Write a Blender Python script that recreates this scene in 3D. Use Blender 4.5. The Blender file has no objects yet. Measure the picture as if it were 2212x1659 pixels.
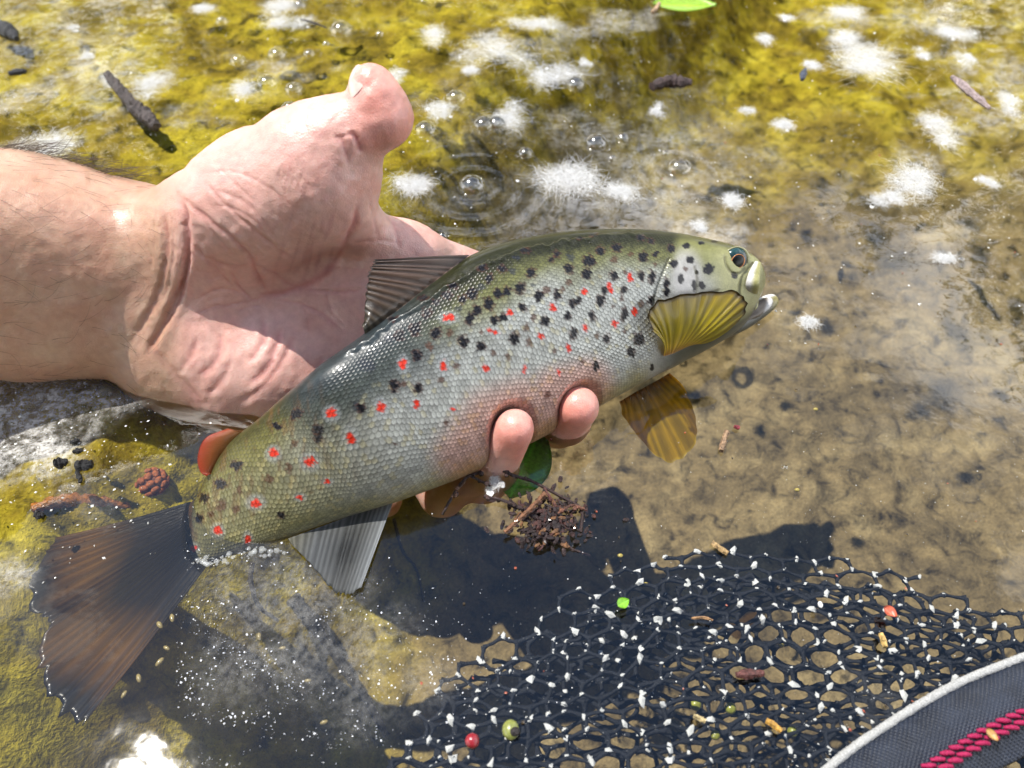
import bpy, math, random
import numpy as np
from mathutils import Vector

# ------------------------------------------------------------------ camera
SC = bpy.context.scene
COL = SC.collection
R = math.radians
PITCH = R(50.0)
CH = 0.23                                  # camera height over the water (m)
FPX, CX, CY = 1703.0, 1106.0, 829.5        # focal length and centre on a 2212 x 1659 picture
CAM = np.array([0.0, -CH / math.tan(PITCH), CH])
RIGHT = np.array([1.0, 0, 0])
FWD = np.array([0, math.cos(PITCH), -math.sin(PITCH)])
UP = np.array([0, math.sin(PITCH), math.cos(PITCH)])
cam_data = bpy.data.cameras.new('camera')
cam_data.sensor_width = 36.0
cam_data.lens = 36.0 * FPX / 2212.0
cam_data.clip_start = 0.01
cam_data.clip_end = 500.0
cam = bpy.data.objects.new('camera', cam_data)
COL.objects.link(cam)
cam.location = CAM
cam.rotation_euler = (math.pi / 2 - PITCH, 0, 0)
SC.camera = cam
cam_data.dof.use_dof = True
cam_data.dof.focus_distance = 0.275
cam_data.dof.aperture_fstop = 13.0

# ------------------------------------------------------------------ sun and sky
SUN_AZ, SUN_EL = R(-61.0), R(64.0)          # to the left of straight ahead, high
SUN = np.array([math.sin(SUN_AZ) * math.cos(SUN_EL), math.cos(SUN_AZ) * math.cos(SUN_EL), math.sin(SUN_EL)])
sun_d = bpy.data.lights.new('sun', 'SUN')
sun_d.energy = 5.0
sun_d.angle = R(0.53)
sun_d.color = (1.0, 0.955, 0.88)
sun = bpy.data.objects.new('sun', sun_d)
COL.objects.link(sun)
sun.location = (0, 0, 5)
sun.rotation_euler = Vector(SUN).to_track_quat('Z', 'Y').to_euler()

world = bpy.data.worlds.new('World')
SC.world = world
world.use_nodes = True
wn, wl = world.node_tree.nodes, world.node_tree.links
wn.clear()
w_out = wn.new('ShaderNodeOutputWorld')
w_bg = wn.new('ShaderNodeBackground')
w_bg.inputs['Strength'].default_value = 0.15
sky = wn.new('ShaderNodeTexSky')
sky.sky_type = 'NISHITA'
sky.sun_disc = False
sky.sun_elevation = SUN_EL
sky.sun_rotation = SUN_AZ
sky.air_density = 1.2
sky.dust_density = 0.15
sky.ozone_density = 2.0
wtc = wn.new('ShaderNodeTexCoord')
wmap = wn.new('ShaderNodeMapping')
wmap.inputs['Location'].default_value = (2.7, 0.4, 1.9)
wmap.inputs['Scale'].default_value = (1.0, 1.0, 1.8)
wnoise = wn.new('ShaderNodeTexNoise')
wnoise.inputs['Scale'].default_value = 2.2
wnoise.inputs['Detail'].default_value = 7.0
wnoise.inputs['Roughness'].default_value = 0.56
wramp = wn.new('ShaderNodeValToRGB')
wramp.color_ramp.elements[0].position = 0.47
wramp.color_ramp.elements[1].position = 0.60
wmix = wn.new('ShaderNodeMixRGB')
wmix.inputs['Color2'].default_value = (16.5, 16.7, 17.2, 1)      # sunlit cloud
wl.new(wtc.outputs['Generated'], wmap.inputs['Vector'])
wl.new(wmap.outputs['Vector'], wnoise.inputs['Vector'])
wsep = wn.new('ShaderNodeSeparateXYZ')
wl.new(wtc.outputs['Generated'], wsep.inputs[0])
wlow = wn.new('ShaderNodeMath'); wlow.operation = 'MULTIPLY_ADD'      # clouds pile up towards the horizon, blue overhead
wlow.inputs[1].default_value = -0.30; wlow.inputs[2].default_value = 0.20
wl.new(wsep.outputs['Z'], wlow.inputs[0])
wadd = wn.new('ShaderNodeMath'); wadd.operation = 'ADD'
wl.new(wnoise.outputs['Fac'], wadd.inputs[0]); wl.new(wlow.outputs[0], wadd.inputs[1])
wl.new(wadd.outputs[0], wramp.inputs['Fac'])
wl.new(wramp.outputs['Color'], wmix.inputs['Fac'])
wl.new(sky.outputs['Color'], wmix.inputs['Color1'])
wl.new(wmix.outputs['Color'], w_bg.inputs['Color'])
wl.new(w_bg.outputs['Background'], w_out.inputs['Surface'])

SC.view_settings.view_transform = 'Standard'
SC.view_settings.look = 'None'
SC.view_settings.gamma = 1.0
SC.view_settings.exposure = 0.44
SC.render.engine = 'CYCLES'
SC.cycles.max_bounces = 7
SC.cycles.diffuse_bounces = 3
SC.cycles.glossy_bounces = 3
SC.cycles.transparent_max_bounces = 24
SC.cycles.caustics_reflective = False
SC.cycles.caustics_refractive = False
SC.cycles.sample_clamp_indirect = 4.0
SC.cycles.use_denoising = True

rng = np.random.default_rng(7)
random.seed(7)

# ------------------------------------------------------------------ pixels and places
def ray(u, v):
    u = np.asarray(u, float); v = np.asarray(v, float)
    return ((u - CX) / FPX)[..., None] * RIGHT - ((v - CY) / FPX)[..., None] * UP + FWD
def P(u, v, d):                              # picture point at distance d along the lens axis
    d = np.asarray(d, float)
    return CAM + ray(u, v) * d[..., None]
def depth_at(u, v, z):
    r = ray(u, v)
    return (np.asarray(z, float) - CAM[2]) / r[..., 2]
def Pz(u, v, z=0.0):                         # picture point on the level z
    return P(u, v, depth_at(u, v, z))
def proj(p):
    q = np.asarray(p, float) - CAM
    d = q @ FWD
    return CX + FPX * (q @ RIGHT) / d, CY - FPX * (q @ UP) / d, d

# ------------------------------------------------------------------ small numeric tools
def hash2(i, j, s=0):
    i = np.asarray(i).astype(np.int64); j = np.asarray(j).astype(np.int64)
    h = (i * 374761393 + j * 668265263 + s * 1442695041) & 0x7fffffff
    h = ((h ^ (h >> 13)) * 1274126177) & 0x7fffffff
    return ((h ^ (h >> 16)) & 0xffff) / 65535.0
def vnoise(x, y, s=0):
    x = np.asarray(x, float); y = np.asarray(y, float)
    i = np.floor(x); j = np.floor(y); fx = x - i; fy = y - j
    fx = fx * fx * (3 - 2 * fx); fy = fy * fy * (3 - 2 * fy)
    a = hash2(i, j, s); b = hash2(i + 1, j, s); c = hash2(i, j + 1, s); d = hash2(i + 1, j + 1, s)
    return (a * (1 - fx) + b * fx) * (1 - fy) + (c * (1 - fx) + d * fx) * fy
def fbm(x, y, s=0, o=4):
    t = 0; a = 0.5; n = 0
    for k in range(o):
        t = t + a * vnoise(x, y, s + k * 17); n += a; a *= 0.5; x = x * 2.03 + 5.1; y = y * 2.03 + 1.7
    return t / n
def sstep(a, b, x):
    t = np.clip((np.asarray(x, float) - a) / (b - a), 0, 1)
    return t * t * (3 - 2 * t)
def spline(pts, n=None, ts=None):
    """Catmull-Rom through the rows of pts, at n even parameters or at ts in 0..len-1"""
    p = np.asarray(pts, float)
    m = len(p)
    if ts is None: ts = np.linspace(0, m - 1, n)
    ts = np.asarray(ts, float)
    i = np.clip(np.floor(ts).astype(int), 0, m - 2); t = (ts - i)[:, None]
    pe = np.vstack([2 * p[0] - p[1], p, 2 * p[-1] - p[-2]])
    a, b, c, d = pe[i], pe[i + 1], pe[i + 2], pe[i + 3]
    return 0.5 * (2 * b + (c - a) * t + (2 * a - 5 * b + 4 * c - d) * t * t + (3 * b - a - 3 * c + d) * t ** 3)
def dist_poly(u, v, poly):
    """distance from points to a polyline, and how far along it (0..1)"""
    poly = np.asarray(poly, float)
    best = np.full(u.shape, 1e9); al = np.zeros(u.shape)
    n = len(poly) - 1
    for k in range(n):
        a, b = poly[k], poly[k + 1]; e = b - a; L = max(e @ e, 1e-9)
        t = np.clip(((u - a[0]) * e[0] + (v - a[1]) * e[1]) / L, 0, 1)
        d = np.hypot(u - a[0] - t * e[0], v - a[1] - t * e[1])
        m = d < best
        best = np.where(m, d, best); al = np.where(m, (k + t) / n, al)
    return best, al

# ------------------------------------------------------------------ mesh tools
def make_mesh(name, verts, faces, smooth=True, mat=None, uv=None, attrs=None, mats=None, fmat=None):
    me = bpy.data.meshes.new(name)
    verts = np.asarray(verts, np.float32)
    if isinstance(faces, np.ndarray) and faces.ndim == 2:
        k = faces.shape[1]; nf = len(faces)
        me.vertices.add(len(verts)); me.vertices.foreach_set('co', verts.ravel())
        me.loops.add(nf * k); me.loops.foreach_set('vertex_index', faces.astype(np.int32).ravel())
        me.polygons.add(nf)
        me.polygons.foreach_set('loop_start', np.arange(0, nf * k, k, dtype=np.int32))
        me.polygons.foreach_set('loop_total', np.full(nf, k, np.int32))
        me.update(calc_edges=True)
    else:
        me.from_pydata([tuple(map(float, q)) for q in verts], [], [tuple(map(int, f)) for f in faces])
        me.update()
    me.polygons.foreach_set('use_smooth', np.full(len(me.polygons), bool(smooth)))
    if uv is not None:
        lay = me.uv_layers.new(name='UVMap')
        li = np.empty(len(me.loops), np.int32); me.loops.foreach_get('vertex_index', li)
        lay.data.foreach_set('uv', np.asarray(uv, np.float32)[li].ravel())
    for an, av in (attrs or {}).items():
        av = np.asarray(av, np.float32)
        if av.ndim == 2:
            at = me.attributes.new(an, 'FLOAT_COLOR', 'POINT')
            c = np.ones((len(verts), 4), np.float32); c[:, :3] = av
            at.data.foreach_set('color', c.ravel())
        else:
            at = me.attributes.new(an, 'FLOAT', 'POINT')
            at.data.foreach_set('value', av)
    if mat: me.materials.append(mat)
    for m in (mats or []): me.materials.append(m)
    if fmat is not None: me.polygons.foreach_set('material_index', np.asarray(fmat, np.int32))
    return me
def add_obj(name, me, parent=None, loc=None, kind=None, label=None, cat=None, group=None):
    o = bpy.data.objects.new(name, me)
    COL.objects.link(o)
    if parent is not None: o.parent = parent
    if loc is not None: o.location = loc
    if kind: o['kind'] = kind
    if label: o['label'] = label
    if cat: o['category'] = cat
    if group: o['group'] = group
    return o
def grid_faces(nu, nv, wrap=False):
    i = np.arange(nu - 1)[:, None]; j = np.arange(nv if wrap else nv - 1)[None, :]
    j2 = (j + 1) % nv
    return np.stack([(i * nv + j), ((i + 1) * nv + j), ((i + 1) * nv + j2), (i * nv + j2)], -1).reshape(-1, 4)
class MB:
    """collects shapes into one mesh"""
    def __init__(self): self.v = []; self.f = []; self.c = []; self.n = 0
    def add(self, v, f, col=None):
        v = np.asarray(v, float)
        self.v.append(v); self.f += [tuple(int(q) + self.n for q in ff) for ff in f]
        self.c.append(np.tile(np.asarray(col if col is not None else (1, 1, 1), float), (len(v), 1)))
        self.n += len(v)
    def tube(self, pts, rad, sides=5, col=None, cap=True, rough=0.0):
        pts = np.asarray(pts, float); n = len(pts)
        rad = np.broadcast_to(np.asarray(rad, float), (n,))
        t = np.gradient(pts, axis=0); t /= np.linalg.norm(t, axis=1)[:, None] + 1e-12
        ref = np.array([0, 0, 1.0]) if abs(t[0, 2]) < 0.8 else np.array([1.0, 0, 0])
        a = np.cross(t, ref); a /= np.linalg.norm(a, axis=1)[:, None] + 1e-12
        b = np.cross(t, a)
        th = np.arange(sides) / sides * 2 * np.pi
        rr = rad[:, None] * (1 + rough * (rng.random((n, sides)) - 0.5) * 2)
        v = pts[:, None] + rr[..., None] * (np.cos(th)[None, :, None] * a[:, None] + np.sin(th)[None, :, None] * b[:, None])
        f = [tuple(q) for q in grid_faces(n, sides, True)]
        v = v.reshape(-1, 3)
        if cap:
            f.append(tuple(range(sides))); f.append(tuple(reversed(range((n - 1) * sides, n * sides))))
        self.add(v, f, col)
    def build(self, name, mat, parent=None, smooth=True, **kw):
        me = make_mesh(name, np.vstack(self.v), self.f, smooth, mat, attrs={'col': np.vstack(self.c)})
        return add_obj(name, me, parent, **kw)
def blob(sub=2):
    """unit icosphere as arrays"""
    import bmesh
    bm = bmesh.new(); bmesh.ops.create_icosphere(bm, subdivisions=sub, radius=1.0)
    bm.verts.ensure_lookup_table()
    v = np.array([q.co[:] for q in bm.verts]); f = [tuple(x.index for x in ff.verts) for ff in bm.faces]
    bm.free()
    return v, f
ICO1, ICO2, ICO3 = blob(1), blob(2), blob(3)

# ------------------------------------------------------------------ materials
class NT:
    def __init__(self, name):
        self.m = bpy.data.materials.new(name); self.m.use_nodes = True
        self.t = self.m.node_tree; self.t.nodes.clear()
        self.out = self.t.nodes.new('ShaderNodeOutputMaterial')
    def n(self, typ, **kw):
        nd = self.t.nodes.new('ShaderNode' + typ)
        for k, v in kw.items():
            if k.startswith('_'): setattr(nd, k[1:], v)
            else:
                key = int(k[1:]) if k[0] == 'i' and k[1:].isdigit() else k.replace('__', ' ')
                self.set(nd.inputs[key], v)
        return nd
    def set(self, sock, v):
        if isinstance(v, bpy.types.NodeSocket): self.t.links.new(v, sock)
        elif isinstance(v, bpy.types.Node): self.t.links.new(v.outputs[0], sock)
        else: sock.default_value = v if not (isinstance(v, tuple) and len(v) == 3 and sock.type == 'RGBA') else (*v, 1)
    def math(self, op, a, b=0.0, c=None, clamp=False):
        nd = self.n('Math', _operation=op, _use_clamp=clamp, i0=a, i1=b)
        if c is not None: self.set(nd.inputs[2], c)
        return nd.outputs[0]
    def vmath(self, op, a, b=None):
        nd = self.n('VectorMath', _operation=op, i0=a)
        if b is not None: self.set(nd.inputs[1], b)
        return nd.outputs['Value'] if op == 'LENGTH' else nd.outputs[0]
    def ramp(self, fac, stops):
        nd = self.n('ValToRGB', Fac=fac)
        el = nd.color_ramp.elements
        while len(el) < len(stops): el.new(0.5)
        for e, (p, c) in zip(el, stops):
            e.position = p; e.color = (*c, 1) if isinstance(c, tuple) else (c, c, c, 1)
        return nd.outputs[0]
    def mix(self, fac, a, b, blend='MIX'):
        return self.n('MixRGB', _blend_type=blend, Fac=fac, Color1=a, Color2=b).outputs[0]
    def attr(self, name, fac=False):
        nd = self.n('Attribute', _attribute_name=name)
        return nd.outputs['Fac'] if fac else nd.outputs['Color']
    def noise(self, scale, detail=4.0, rough=0.5, vec=None, dist=0.0):
        nd = self.n('TexNoise', Scale=scale, Detail=detail, Roughness=rough, Distortion=dist)
        if vec is not None: self.set(nd.inputs['Vector'], vec)
        return nd.outputs['Fac']
    def pos(self): return self.n('NewGeometry').outputs['Position']
    def objco(self): return self.n('TexCoord').outputs['Object']
    def bump(self, h, strength=0.3, dist=0.001):
        return self.n('Bump', Height=h, Strength=strength, Distance=dist).outputs[0]
    def done(self, sh):
        self.t.links.new(sh if isinstance(sh, bpy.types.NodeSocket) else sh.outputs[0], self.out.inputs['Surface'])
        return self.m
def simple_mat(name, color, rough=0.5, spec=0.5, var=0.25, vscale=400.0, bump=0.0, coat=0.0, use_col=False, trans=0.0):
    t = NT(name)
    v = t.noise(vscale, 4.0, 0.6, t.objco())
    base = t.attr('col') if use_col else (*color, 1)
    if use_col: base = t.mix(1.0, base, (*color, 1), 'MULTIPLY')
    dark = t.mix(1.0, base, (1 - var * 1.6,) * 3, 'MULTIPLY'); light = t.mix(1.0, base, (1 + var,) * 3, 'MULTIPLY')
    c = t.mix(t.ramp(v, [(0.3, 0.0), (0.7, 1.0)]), dark, light)
    b = t.n('BsdfPrincipled', Base__Color=c, Roughness=rough, Specular__IOR__Level=spec, Coat__Weight=coat, Coat__Roughness=0.08)
    if bump: t.set(b.inputs['Normal'], t.bump(v, bump, 0.001))
    if trans:
        tr = t.n('BsdfTranslucent', Color=c)
        return t.done(t.n('MixShader', Fac=trans, i1=b.outputs[0], i2=tr.outputs[0]))
    return t.done(b)

# ================================================================== THE SETTING
# ------------------------------------------------------------------ stream bed
BED = -0.062
def graded(lo, hi, step, far):
    core = np.arange(lo, hi + step * 0.5, step)
    ext = []; d = step; x = 0.0
    while x < far: d *= 1.35; x += d; ext.append(x)
    ext = np.array(ext)
    return np.concatenate([lo - ext[::-1], core, hi + ext])
def bed_height(x, y):
    left = sstep(-0.02, -0.15, x - 0.5 * y)                       # the bed shelves up towards the left
    h = (fbm(x * 22, y * 22, 3, 4) - 0.5) * (0.020 - 0.012 * left)
    h = h + (fbm(x * 90, y * 90, 9, 3) - 0.5) * 0.007
    h = h + (fbm(x * 300, y * 300, 19, 2) - 0.5) * 0.0022
    r = np.hypot(x, y)
    bank = sstep(3.0, 5.5, np.abs(y - 0.5 * 0) + 0 * x)          # both banks rise out of the stream
    return BED - 0.062 + left * 0.112 + h + bank * 0.75 - sstep(1.0, 2.6, r) * (1 - bank) * 0.15
gx = graded(-0.46, 0.46, 0.0022, 60.0); gy = graded(-0.16, 0.62, 0.0022, 60.0)
X, Y = np.meshgrid(gx, gy, indexing='ij')
Z = bed_height(X, Y)
bu, bv, _ = proj(np.stack([X, Y, np.minimum(Z, 0.0)], -1).reshape(-1, 3) * 1.0)
near = (np.hypot(X, Y) < 1.5).ravel()
bu = np.where(near, bu, 3000); bv = np.where(near, bv, -500)
# pale silt towards the right, algae to the left and far side
sand = sstep(700, 1250, bu + 0.25 * (bv - 700) + 260 * (fbm(X * 14, Y * 14, 41, 3).ravel() - 0.5) * 2) * sstep(180, 520, bv + 120 * (fbm(X * 20, Y * 20, 44, 2).ravel() - 0.5))
sand = np.where(near, sand, 0.2)
def bed_material():
    t = NT('stream_bed_mat'); p = t.pos()
    s = t.attr('sand', True)
    n1 = t.noise(28.0, 5.0, 0.6, p, 0.4); n2 = t.noise(95.0, 5.0, 0.65, p, 0.6); n3 = t.noise(700.0, 3.0, 0.6, p)
    algae = t.ramp(n1, [(0.25, (0.060, 0.047, 0.007)), (0.43, (0.26, 0.190, 0.014)), (0.58, (0.44, 0.355, 0.024)), (0.8, (0.60, 0.52, 0.07))])
    silt = t.ramp(n1, [(0.25, (0.085, 0.065, 0.035)), (0.5, (0.20, 0.150, 0.072)), (0.75, (0.31, 0.245, 0.125))])
    c = t.mix(s, algae, silt)
    dk = t.ramp(n2, [(0.32, 0.12), (0.47, 0.82), (0.62, 1.10)])
    c = t.mix(1.0, c, dk, 'MULTIPLY')
    gr = t.ramp(n3, [(0.3, 0.72), (0.7, 1.22)])
    c = t.mix(1.0, c, gr, 'MULTIPLY')
    b = t.n('BsdfPrincipled', Base__Color=c, Roughness=0.85, Specular__IOR__Level=0.2)
    h = t.math('ADD', n2, t.math('MULTIPLY', n3, 0.35))
    t.set(b.inputs['Normal'], t.bump(h, 0.55, 0.004))
    return t.done(b)
bed = add_obj('stream_bed', make_mesh('stream_bed', np.stack([X, Y, Z], -1).reshape(-1, 3), grid_faces(len(gx), len(gy)), True, bed_material(), attrs={'sand': sand}), kind='structure')

# ------------------------------------------------------------------ water surface
BUBBLES = [  # picture x, y, radius in picture units
    (600, 120, 21), (738, 67, 25), (578, 182, 24), (635, 195, 20), (627, 236, 20), (515, 133, 17), (668, 117, 12),
    (1243, 183, 20), (1045, 271, 23), (1072, 268, 20), (1020, 402, 29), (1288, 310, 24), (1345, 299, 14), (1467, 365, 28),
    (1135, 332, 16), (985, 213, 22), (900, 496, 17), (956, 510, 10), (763, 192, 15), (1140, 128, 8), (920, 282, 24),
    (705, 95, 8), (1322, 343, 10), (1437, 331, 8), (2075, 560, 8), (1695, 1010, 6), (820, 74, 9), (480, 47, 13), (648, 12, 14)]
def ripple(x, y):
    z = 0.00035 * (fbm(x * 26 + 3, y * 40, 71, 3) - 0.5) + 0.00012 * (fbm(x * 110, y * 150, 75, 2) - 0.5)
    def ring(u, v, amp, lam, dec, r0=0.0):
        c = Pz(u, v); r = np.hypot(x - c[0], y - c[1])
        return amp * np.sin((r - r0) / lam * 2 * np.pi) * np.exp(-((r - r0) / dec) ** 2) * (r > r0 * 0.5)
    z = z + ring(1020, 405, 0.00022, 0.011, 0.035, 0.006) + ring(600, 122, 0.00014, 0.012, 0.024, 0.005) + ring(636, 197, 0.00012, 0.011, 0.022, 0.004)
    z = z + ring(1690, 650, 0.00007, 0.007, 0.028) + ring(1467, 368, 0.00012, 0.010, 0.02, 0.006) + ring(1240, 905, 0.0003, 0.006, 0.016, 0.006)
    z = z + ring(1120, 980, 0.0002, 0.006, 0.014, 0.008)
    return z
gx2 = graded(-0.40, 0.42, 0.0022, 70.0); gy2 = graded(-0.14, 0.56, 0.0022, 70.0)
X, Y = np.meshgrid(gx2, gy2, indexing='ij')
Z = np.where(np.hypot(X, Y) < 1.0, ripple(X, Y), 0.0)
wu, wv, _ = proj(np.stack([X, Y, 0 * X], -1).reshape(-1, 3))
nearw = (np.hypot(X, Y) < 0.9).ravel()
# pollen scum: broken pale film, thick at the left below the arm, thin elsewhere
fn = fbm(X * 30, Y * 34, 88, 5).ravel(); fn2 = fbm(X * 12 + 4, Y * 14, 91, 3).ravel()
film = 0.95 * sstep(0.15, 0.75, (1 - np.hypot((wu - 60) / 290, (wv - 930) / 250)) + (fn - 0.5) * 1.5)
film = np.maximum(film, 0.55 * sstep(0.2, 0.7, (1 - np.hypot((wu - 30) / 130, (wv - 1230) / 120)) + (fn - 0.5) * 1.8))
film = np.maximum(film, 0.35 * sstep(0.56, 0.70, fn * 0.65 + fn2 * 0.35) * sstep(760, 480, wv))
film = np.maximum(film, 0.22 * sstep(0.2, 0.9, (1 - np.hypot((wu - 1350) / 700, (wv - 330) / 240)) + (fn - 0.5) * 1.4))
film = np.maximum(film, 0.16 * sstep(380, 480, wu + 30 * (fn - .5)) * sstep(0.1, 0.8, (1 - np.hypot((wu - 620) / 420, (wv - 1430) / 330)) + (fn - 0.5) * 1.0))
film = np.where(nearw, film, 0.0)
def water_material():
    t = NT('water_mat'); p = t.pos()
    b1 = t.noise(55.0, 3.0, 0.5, p); b2 = t.noise(260.0, 2.0, 0.5, p)
    nrm = t.bump(t.math('ADD', b1, t.math('MULTIPLY', b2, 0.15)), 0.05, 0.003)
    fr = t.n('Fresnel', IOR=1.58); t.set(fr.inputs['Normal'], nrm)
    tr = t.n('BsdfTransparent', Color=(0.97, 0.965, 0.93))
    gl = t.n('BsdfGlossy', Roughness=0.035, Color=(1, 1, 1)); t.set(gl.inputs['Normal'], nrm)
    m = t.n('MixShader', Fac=fr.outputs[0], i1=tr.outputs[0], i2=gl.outputs[0])
    f = t.attr('film', True)
    g = t.noise(420.0, 4.0, 0.7, p)
    g2 = t.noise(75.0, 5.0, 0.65, p, 0.8)
    fm = t.math('MULTIPLY', f, t.ramp(g, [(0.36, 0.12), (0.58, 1.0)]), clamp=True)
    fm = t.math('MULTIPLY', fm, t.ramp(g2, [(0.38, 0.15), (0.56, 1.0)]))
    fm = t.math('MULTIPLY', fm, 0.74)
    fb = t.n('BsdfPrincipled', Base__Color=(0.74, 0.72, 0.67), Roughness=0.45)
    t.set(fb.inputs['Normal'], t.bump(g, 0.5, 0.002))
    return t.done(t.n('MixShader', Fac=fm, i1=m.outputs[0], i2=fb.outputs[0]))
water = add_obj('water', make_mesh('water', np.stack([X, Y, Z], -1).reshape(-1, 3), grid_faces(len(gx2), len(gy2)), True, water_material(), attrs={'film': film}), kind='structure')

# ================================================================== HAND (implicit surface, then polygons)
def surface_nets(F, org, h):
    ins = F < 0
    nx, ny, nz = F.shape
    cor = [(i, j, k) for i in (0, 1) for j in (0, 1) for k in (0, 1)]
    sl = lambda A, c: A[c[0]:nx - 1 + c[0], c[1]:ny - 1 + c[1], c[2]:nz - 1 + c[2]]
    cnt = sum(sl(ins, c).astype(np.int8) for c in cor)
    mask = (cnt > 0) & (cnt < 8)
    cells = np.argwhere(mask)
    idx = np.full(mask.shape, -1, np.int64); idx[mask] = np.arange(len(cells))
    acc = np.zeros((len(cells), 3)); num = np.zeros(len(cells))
    for a in cor:
        for ax in range(3):
            if a[ax]: continue
            b = list(a); b[ax] = 1
            fa = F[tuple((cells + a).T)]; fb = F[tuple((cells + b).T)]
            m = (fa < 0) != (fb < 0)
            t = np.where(m, fa / np.where(m, fa - fb, 1), 0)
            p = np.array(a, float)[None, :] + t[:, None] * (np.array(b) - np.array(a))[None, :]
            acc += p * m[:, None]; num += m
    v = org + h * (cells + acc / num[:, None])
    faces = []
    for ax in range(3):
        o1, o2 = [(1, 2), (2, 0), (0, 1)][ax]
        s0 = [slice(None)] * 3; s1 = [slice(None)] * 3
        s0[ax] = slice(0, -1); s1[ax] = slice(1, None)
        ch = ins[tuple(s0)] != ins[tuple(s1)]
        e = np.argwhere(ch)
        ok = (e[:, o1] > 0) & (e[:, o2] > 0) & (e[:, o1] < F.shape[o1] - 1) & (e[:, o2] < F.shape[o2] - 1)
        e = e[ok]
        flip = ins[tuple(e.T)]
        d1 = np.zeros(3, int); d1[o1] = 1; d2 = np.zeros(3, int); d2[o2] = 1
        q = np.stack([idx[tuple((e - d1 - d2).T)], idx[tuple((e - d2).T)], idx[tuple(e.T)], idx[tuple((e - d1).T)]], 1)
        q = np.where(flip[:, None], q, q[:, ::-1])
        faces.append(q)
    return v, np.vstack(faces)
def sd_limb(p, a, b, ra, rb, flat=1.0, flatb=None, sq=2.0):
    """tapered capsule; flat scales its half-thickness along the lens axis"""
    e = b - a; L = e @ e
    q = p - a
    t = np.clip((q @ e) / L, 0, 1)
    c = q - t[..., None] * e
    r = ra + (rb - ra) * t
    if flat == 1.0 and flatb is None: return np.sqrt((c * c).sum(-1)) - r
    fl = flat + ((flatb if flatb is not None else flat) - flat) * t
    w = c @ FLAT
    perp2 = (c * c).sum(-1) - w * w
    k = (np.maximum(perp2, 0) ** (sq / 2) + np.abs(w / fl) ** sq) ** (1 / sq)
    return (k - r) * np.minimum(1.0, fl)
def smin(a, b, k):
    h = np.clip(0.5 + 0.5 * (b - a) / k, 0, 1)
    return b + (a - b) * h - k * h * (1 - h)
MM = 0.001
FLAT = -np.array([0.12, -0.93, 0.26]); FLAT /= np.linalg.norm(FLAT)     # across the thickness of palm and forearm
TILT = 6.6e-5
# limbs: (u, v, depth) -> (u, v, depth), radii in mm, thickness factors, blend in mm
HAND = [
    # forearm and wrist
    ((-640, 535, .251), (60, 580, .285), 41, 35.5, .74, .74, 1),
    ((60, 580, .285), (335, 615, .296), 35.5, 31.0, .74, .68, 14),
    ((310, 613, .296), (430, 645, .299), 31.0, 34, .68, .62, 12),
    # palm: four rays of the metacarpus
    ((400, 545, .298), (880, 556, .309), 17, 12.5, 1, 1, 10),
    ((400, 610, .300), (850, 650, .307), 17, 14, 1, 1, 10),
    ((400, 690, .301), (800, 740, .306), 17, 13.5, 1, 1, 10),
    ((400, 760, .301), (720, 820, .303), 17, 13, 1, 1, 10),
    # ball of the thumb, heel of the hand
    ((480, 490, .293), (700, 345, .285), 23, 19.5, 1, 1, 14),
    ((560, 430, .288), (690, 420, .286), 22, 19, 1, 1, 12),
    ((430, 740, .299), (600, 800, .297), 24, 20, .9, .9, 14),
    ((400, 780, .301), (520, 850, .300), 19, 15, 1, 1, 12),
    # web between thumb and index
    ((690, 410, .292), (810, 510, .306), 9, 8, 1, 1, 12),
    # thumb
    ((670, 335, .285), (738, 290, .283), 17.0, 12.2, 1, 1, 8),
    ((738, 290, .283), (826, 254, .283), 11.2, 10.2, 1, 1, 5),
    ((826, 252, .283), (808, 192, .283), 10.2, 7.6, 1, .92, 5),
    ((812, 208, .2825), (803, 184, .283), 8.4, 6.6, 1, .9, 4),
    # index finger runs behind the fish and curls up under its belly
    ((880, 556, .309), (1085, 620, .334), 12.3, 10.5, 1, 1, 8),
    ((1085, 620, .334), (1205, 915, .312), 10.5, 9.2, 1, 1, 5),
    ((1205, 915, .312), (1222, 908, .292), 9.0, 8.8, 1, 1, 4),
    ((1220, 908, .2915), (1250, 879, .2755), 8.9, 7.4, 1, 1, 4),
    # middle finger
    ((850, 650, .307), (940, 800, .330), 12.5, 10.8, 1, 1, 6),
    ((940, 800, .330), (1045, 1030, .302), 10.8, 9.6, 1, 1, 5),
    ((1045, 1030, .302), (1062, 1010, .286), 9.4, 9.2, 1, 1, 4),
    ((1062, 1008, .285), (1112, 925, .262), 9.3, 6.7, 1, 1, 4),
    # ring and little finger under water
    ((800, 740, .306), (840, 900, .325), 12, 10, 1, 1, 6),
    ((840, 900, .325), (955, 1065, .300), 10, 8.5, 1, 1, 5),
    ((955, 1065, .300), (1000, 1040, .287), 8.3, 7.0, 1, 1, 4),
    ((720, 820, .303), (740, 960, .318), 11.5, 9, 1, 1, 6),
    ((740, 960, .318), (830, 1080, .305), 8.8, 7.2, 1, 1, 5),
]
def lean(q, r):
    """thumb side leans towards the viewer; keep the size seen"""
    w = float(sstep(1000, 820, q[0]))
    d = q[2] + TILT * (q[1] - 900) * w + .024 * float(sstep(720, 250, q[0])) + .004 * float(sstep(950, 700, q[0]))
    return (q[0], q[1], d), r * d / q[2]
HAND = [((*lean(a, ra)[:1], *lean(b, rb)[:1], lean(a, ra)[1], lean(b, rb)[1], fa, fb, k)) for (a, b, ra, rb, fa, fb, k) in HAND]
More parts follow.
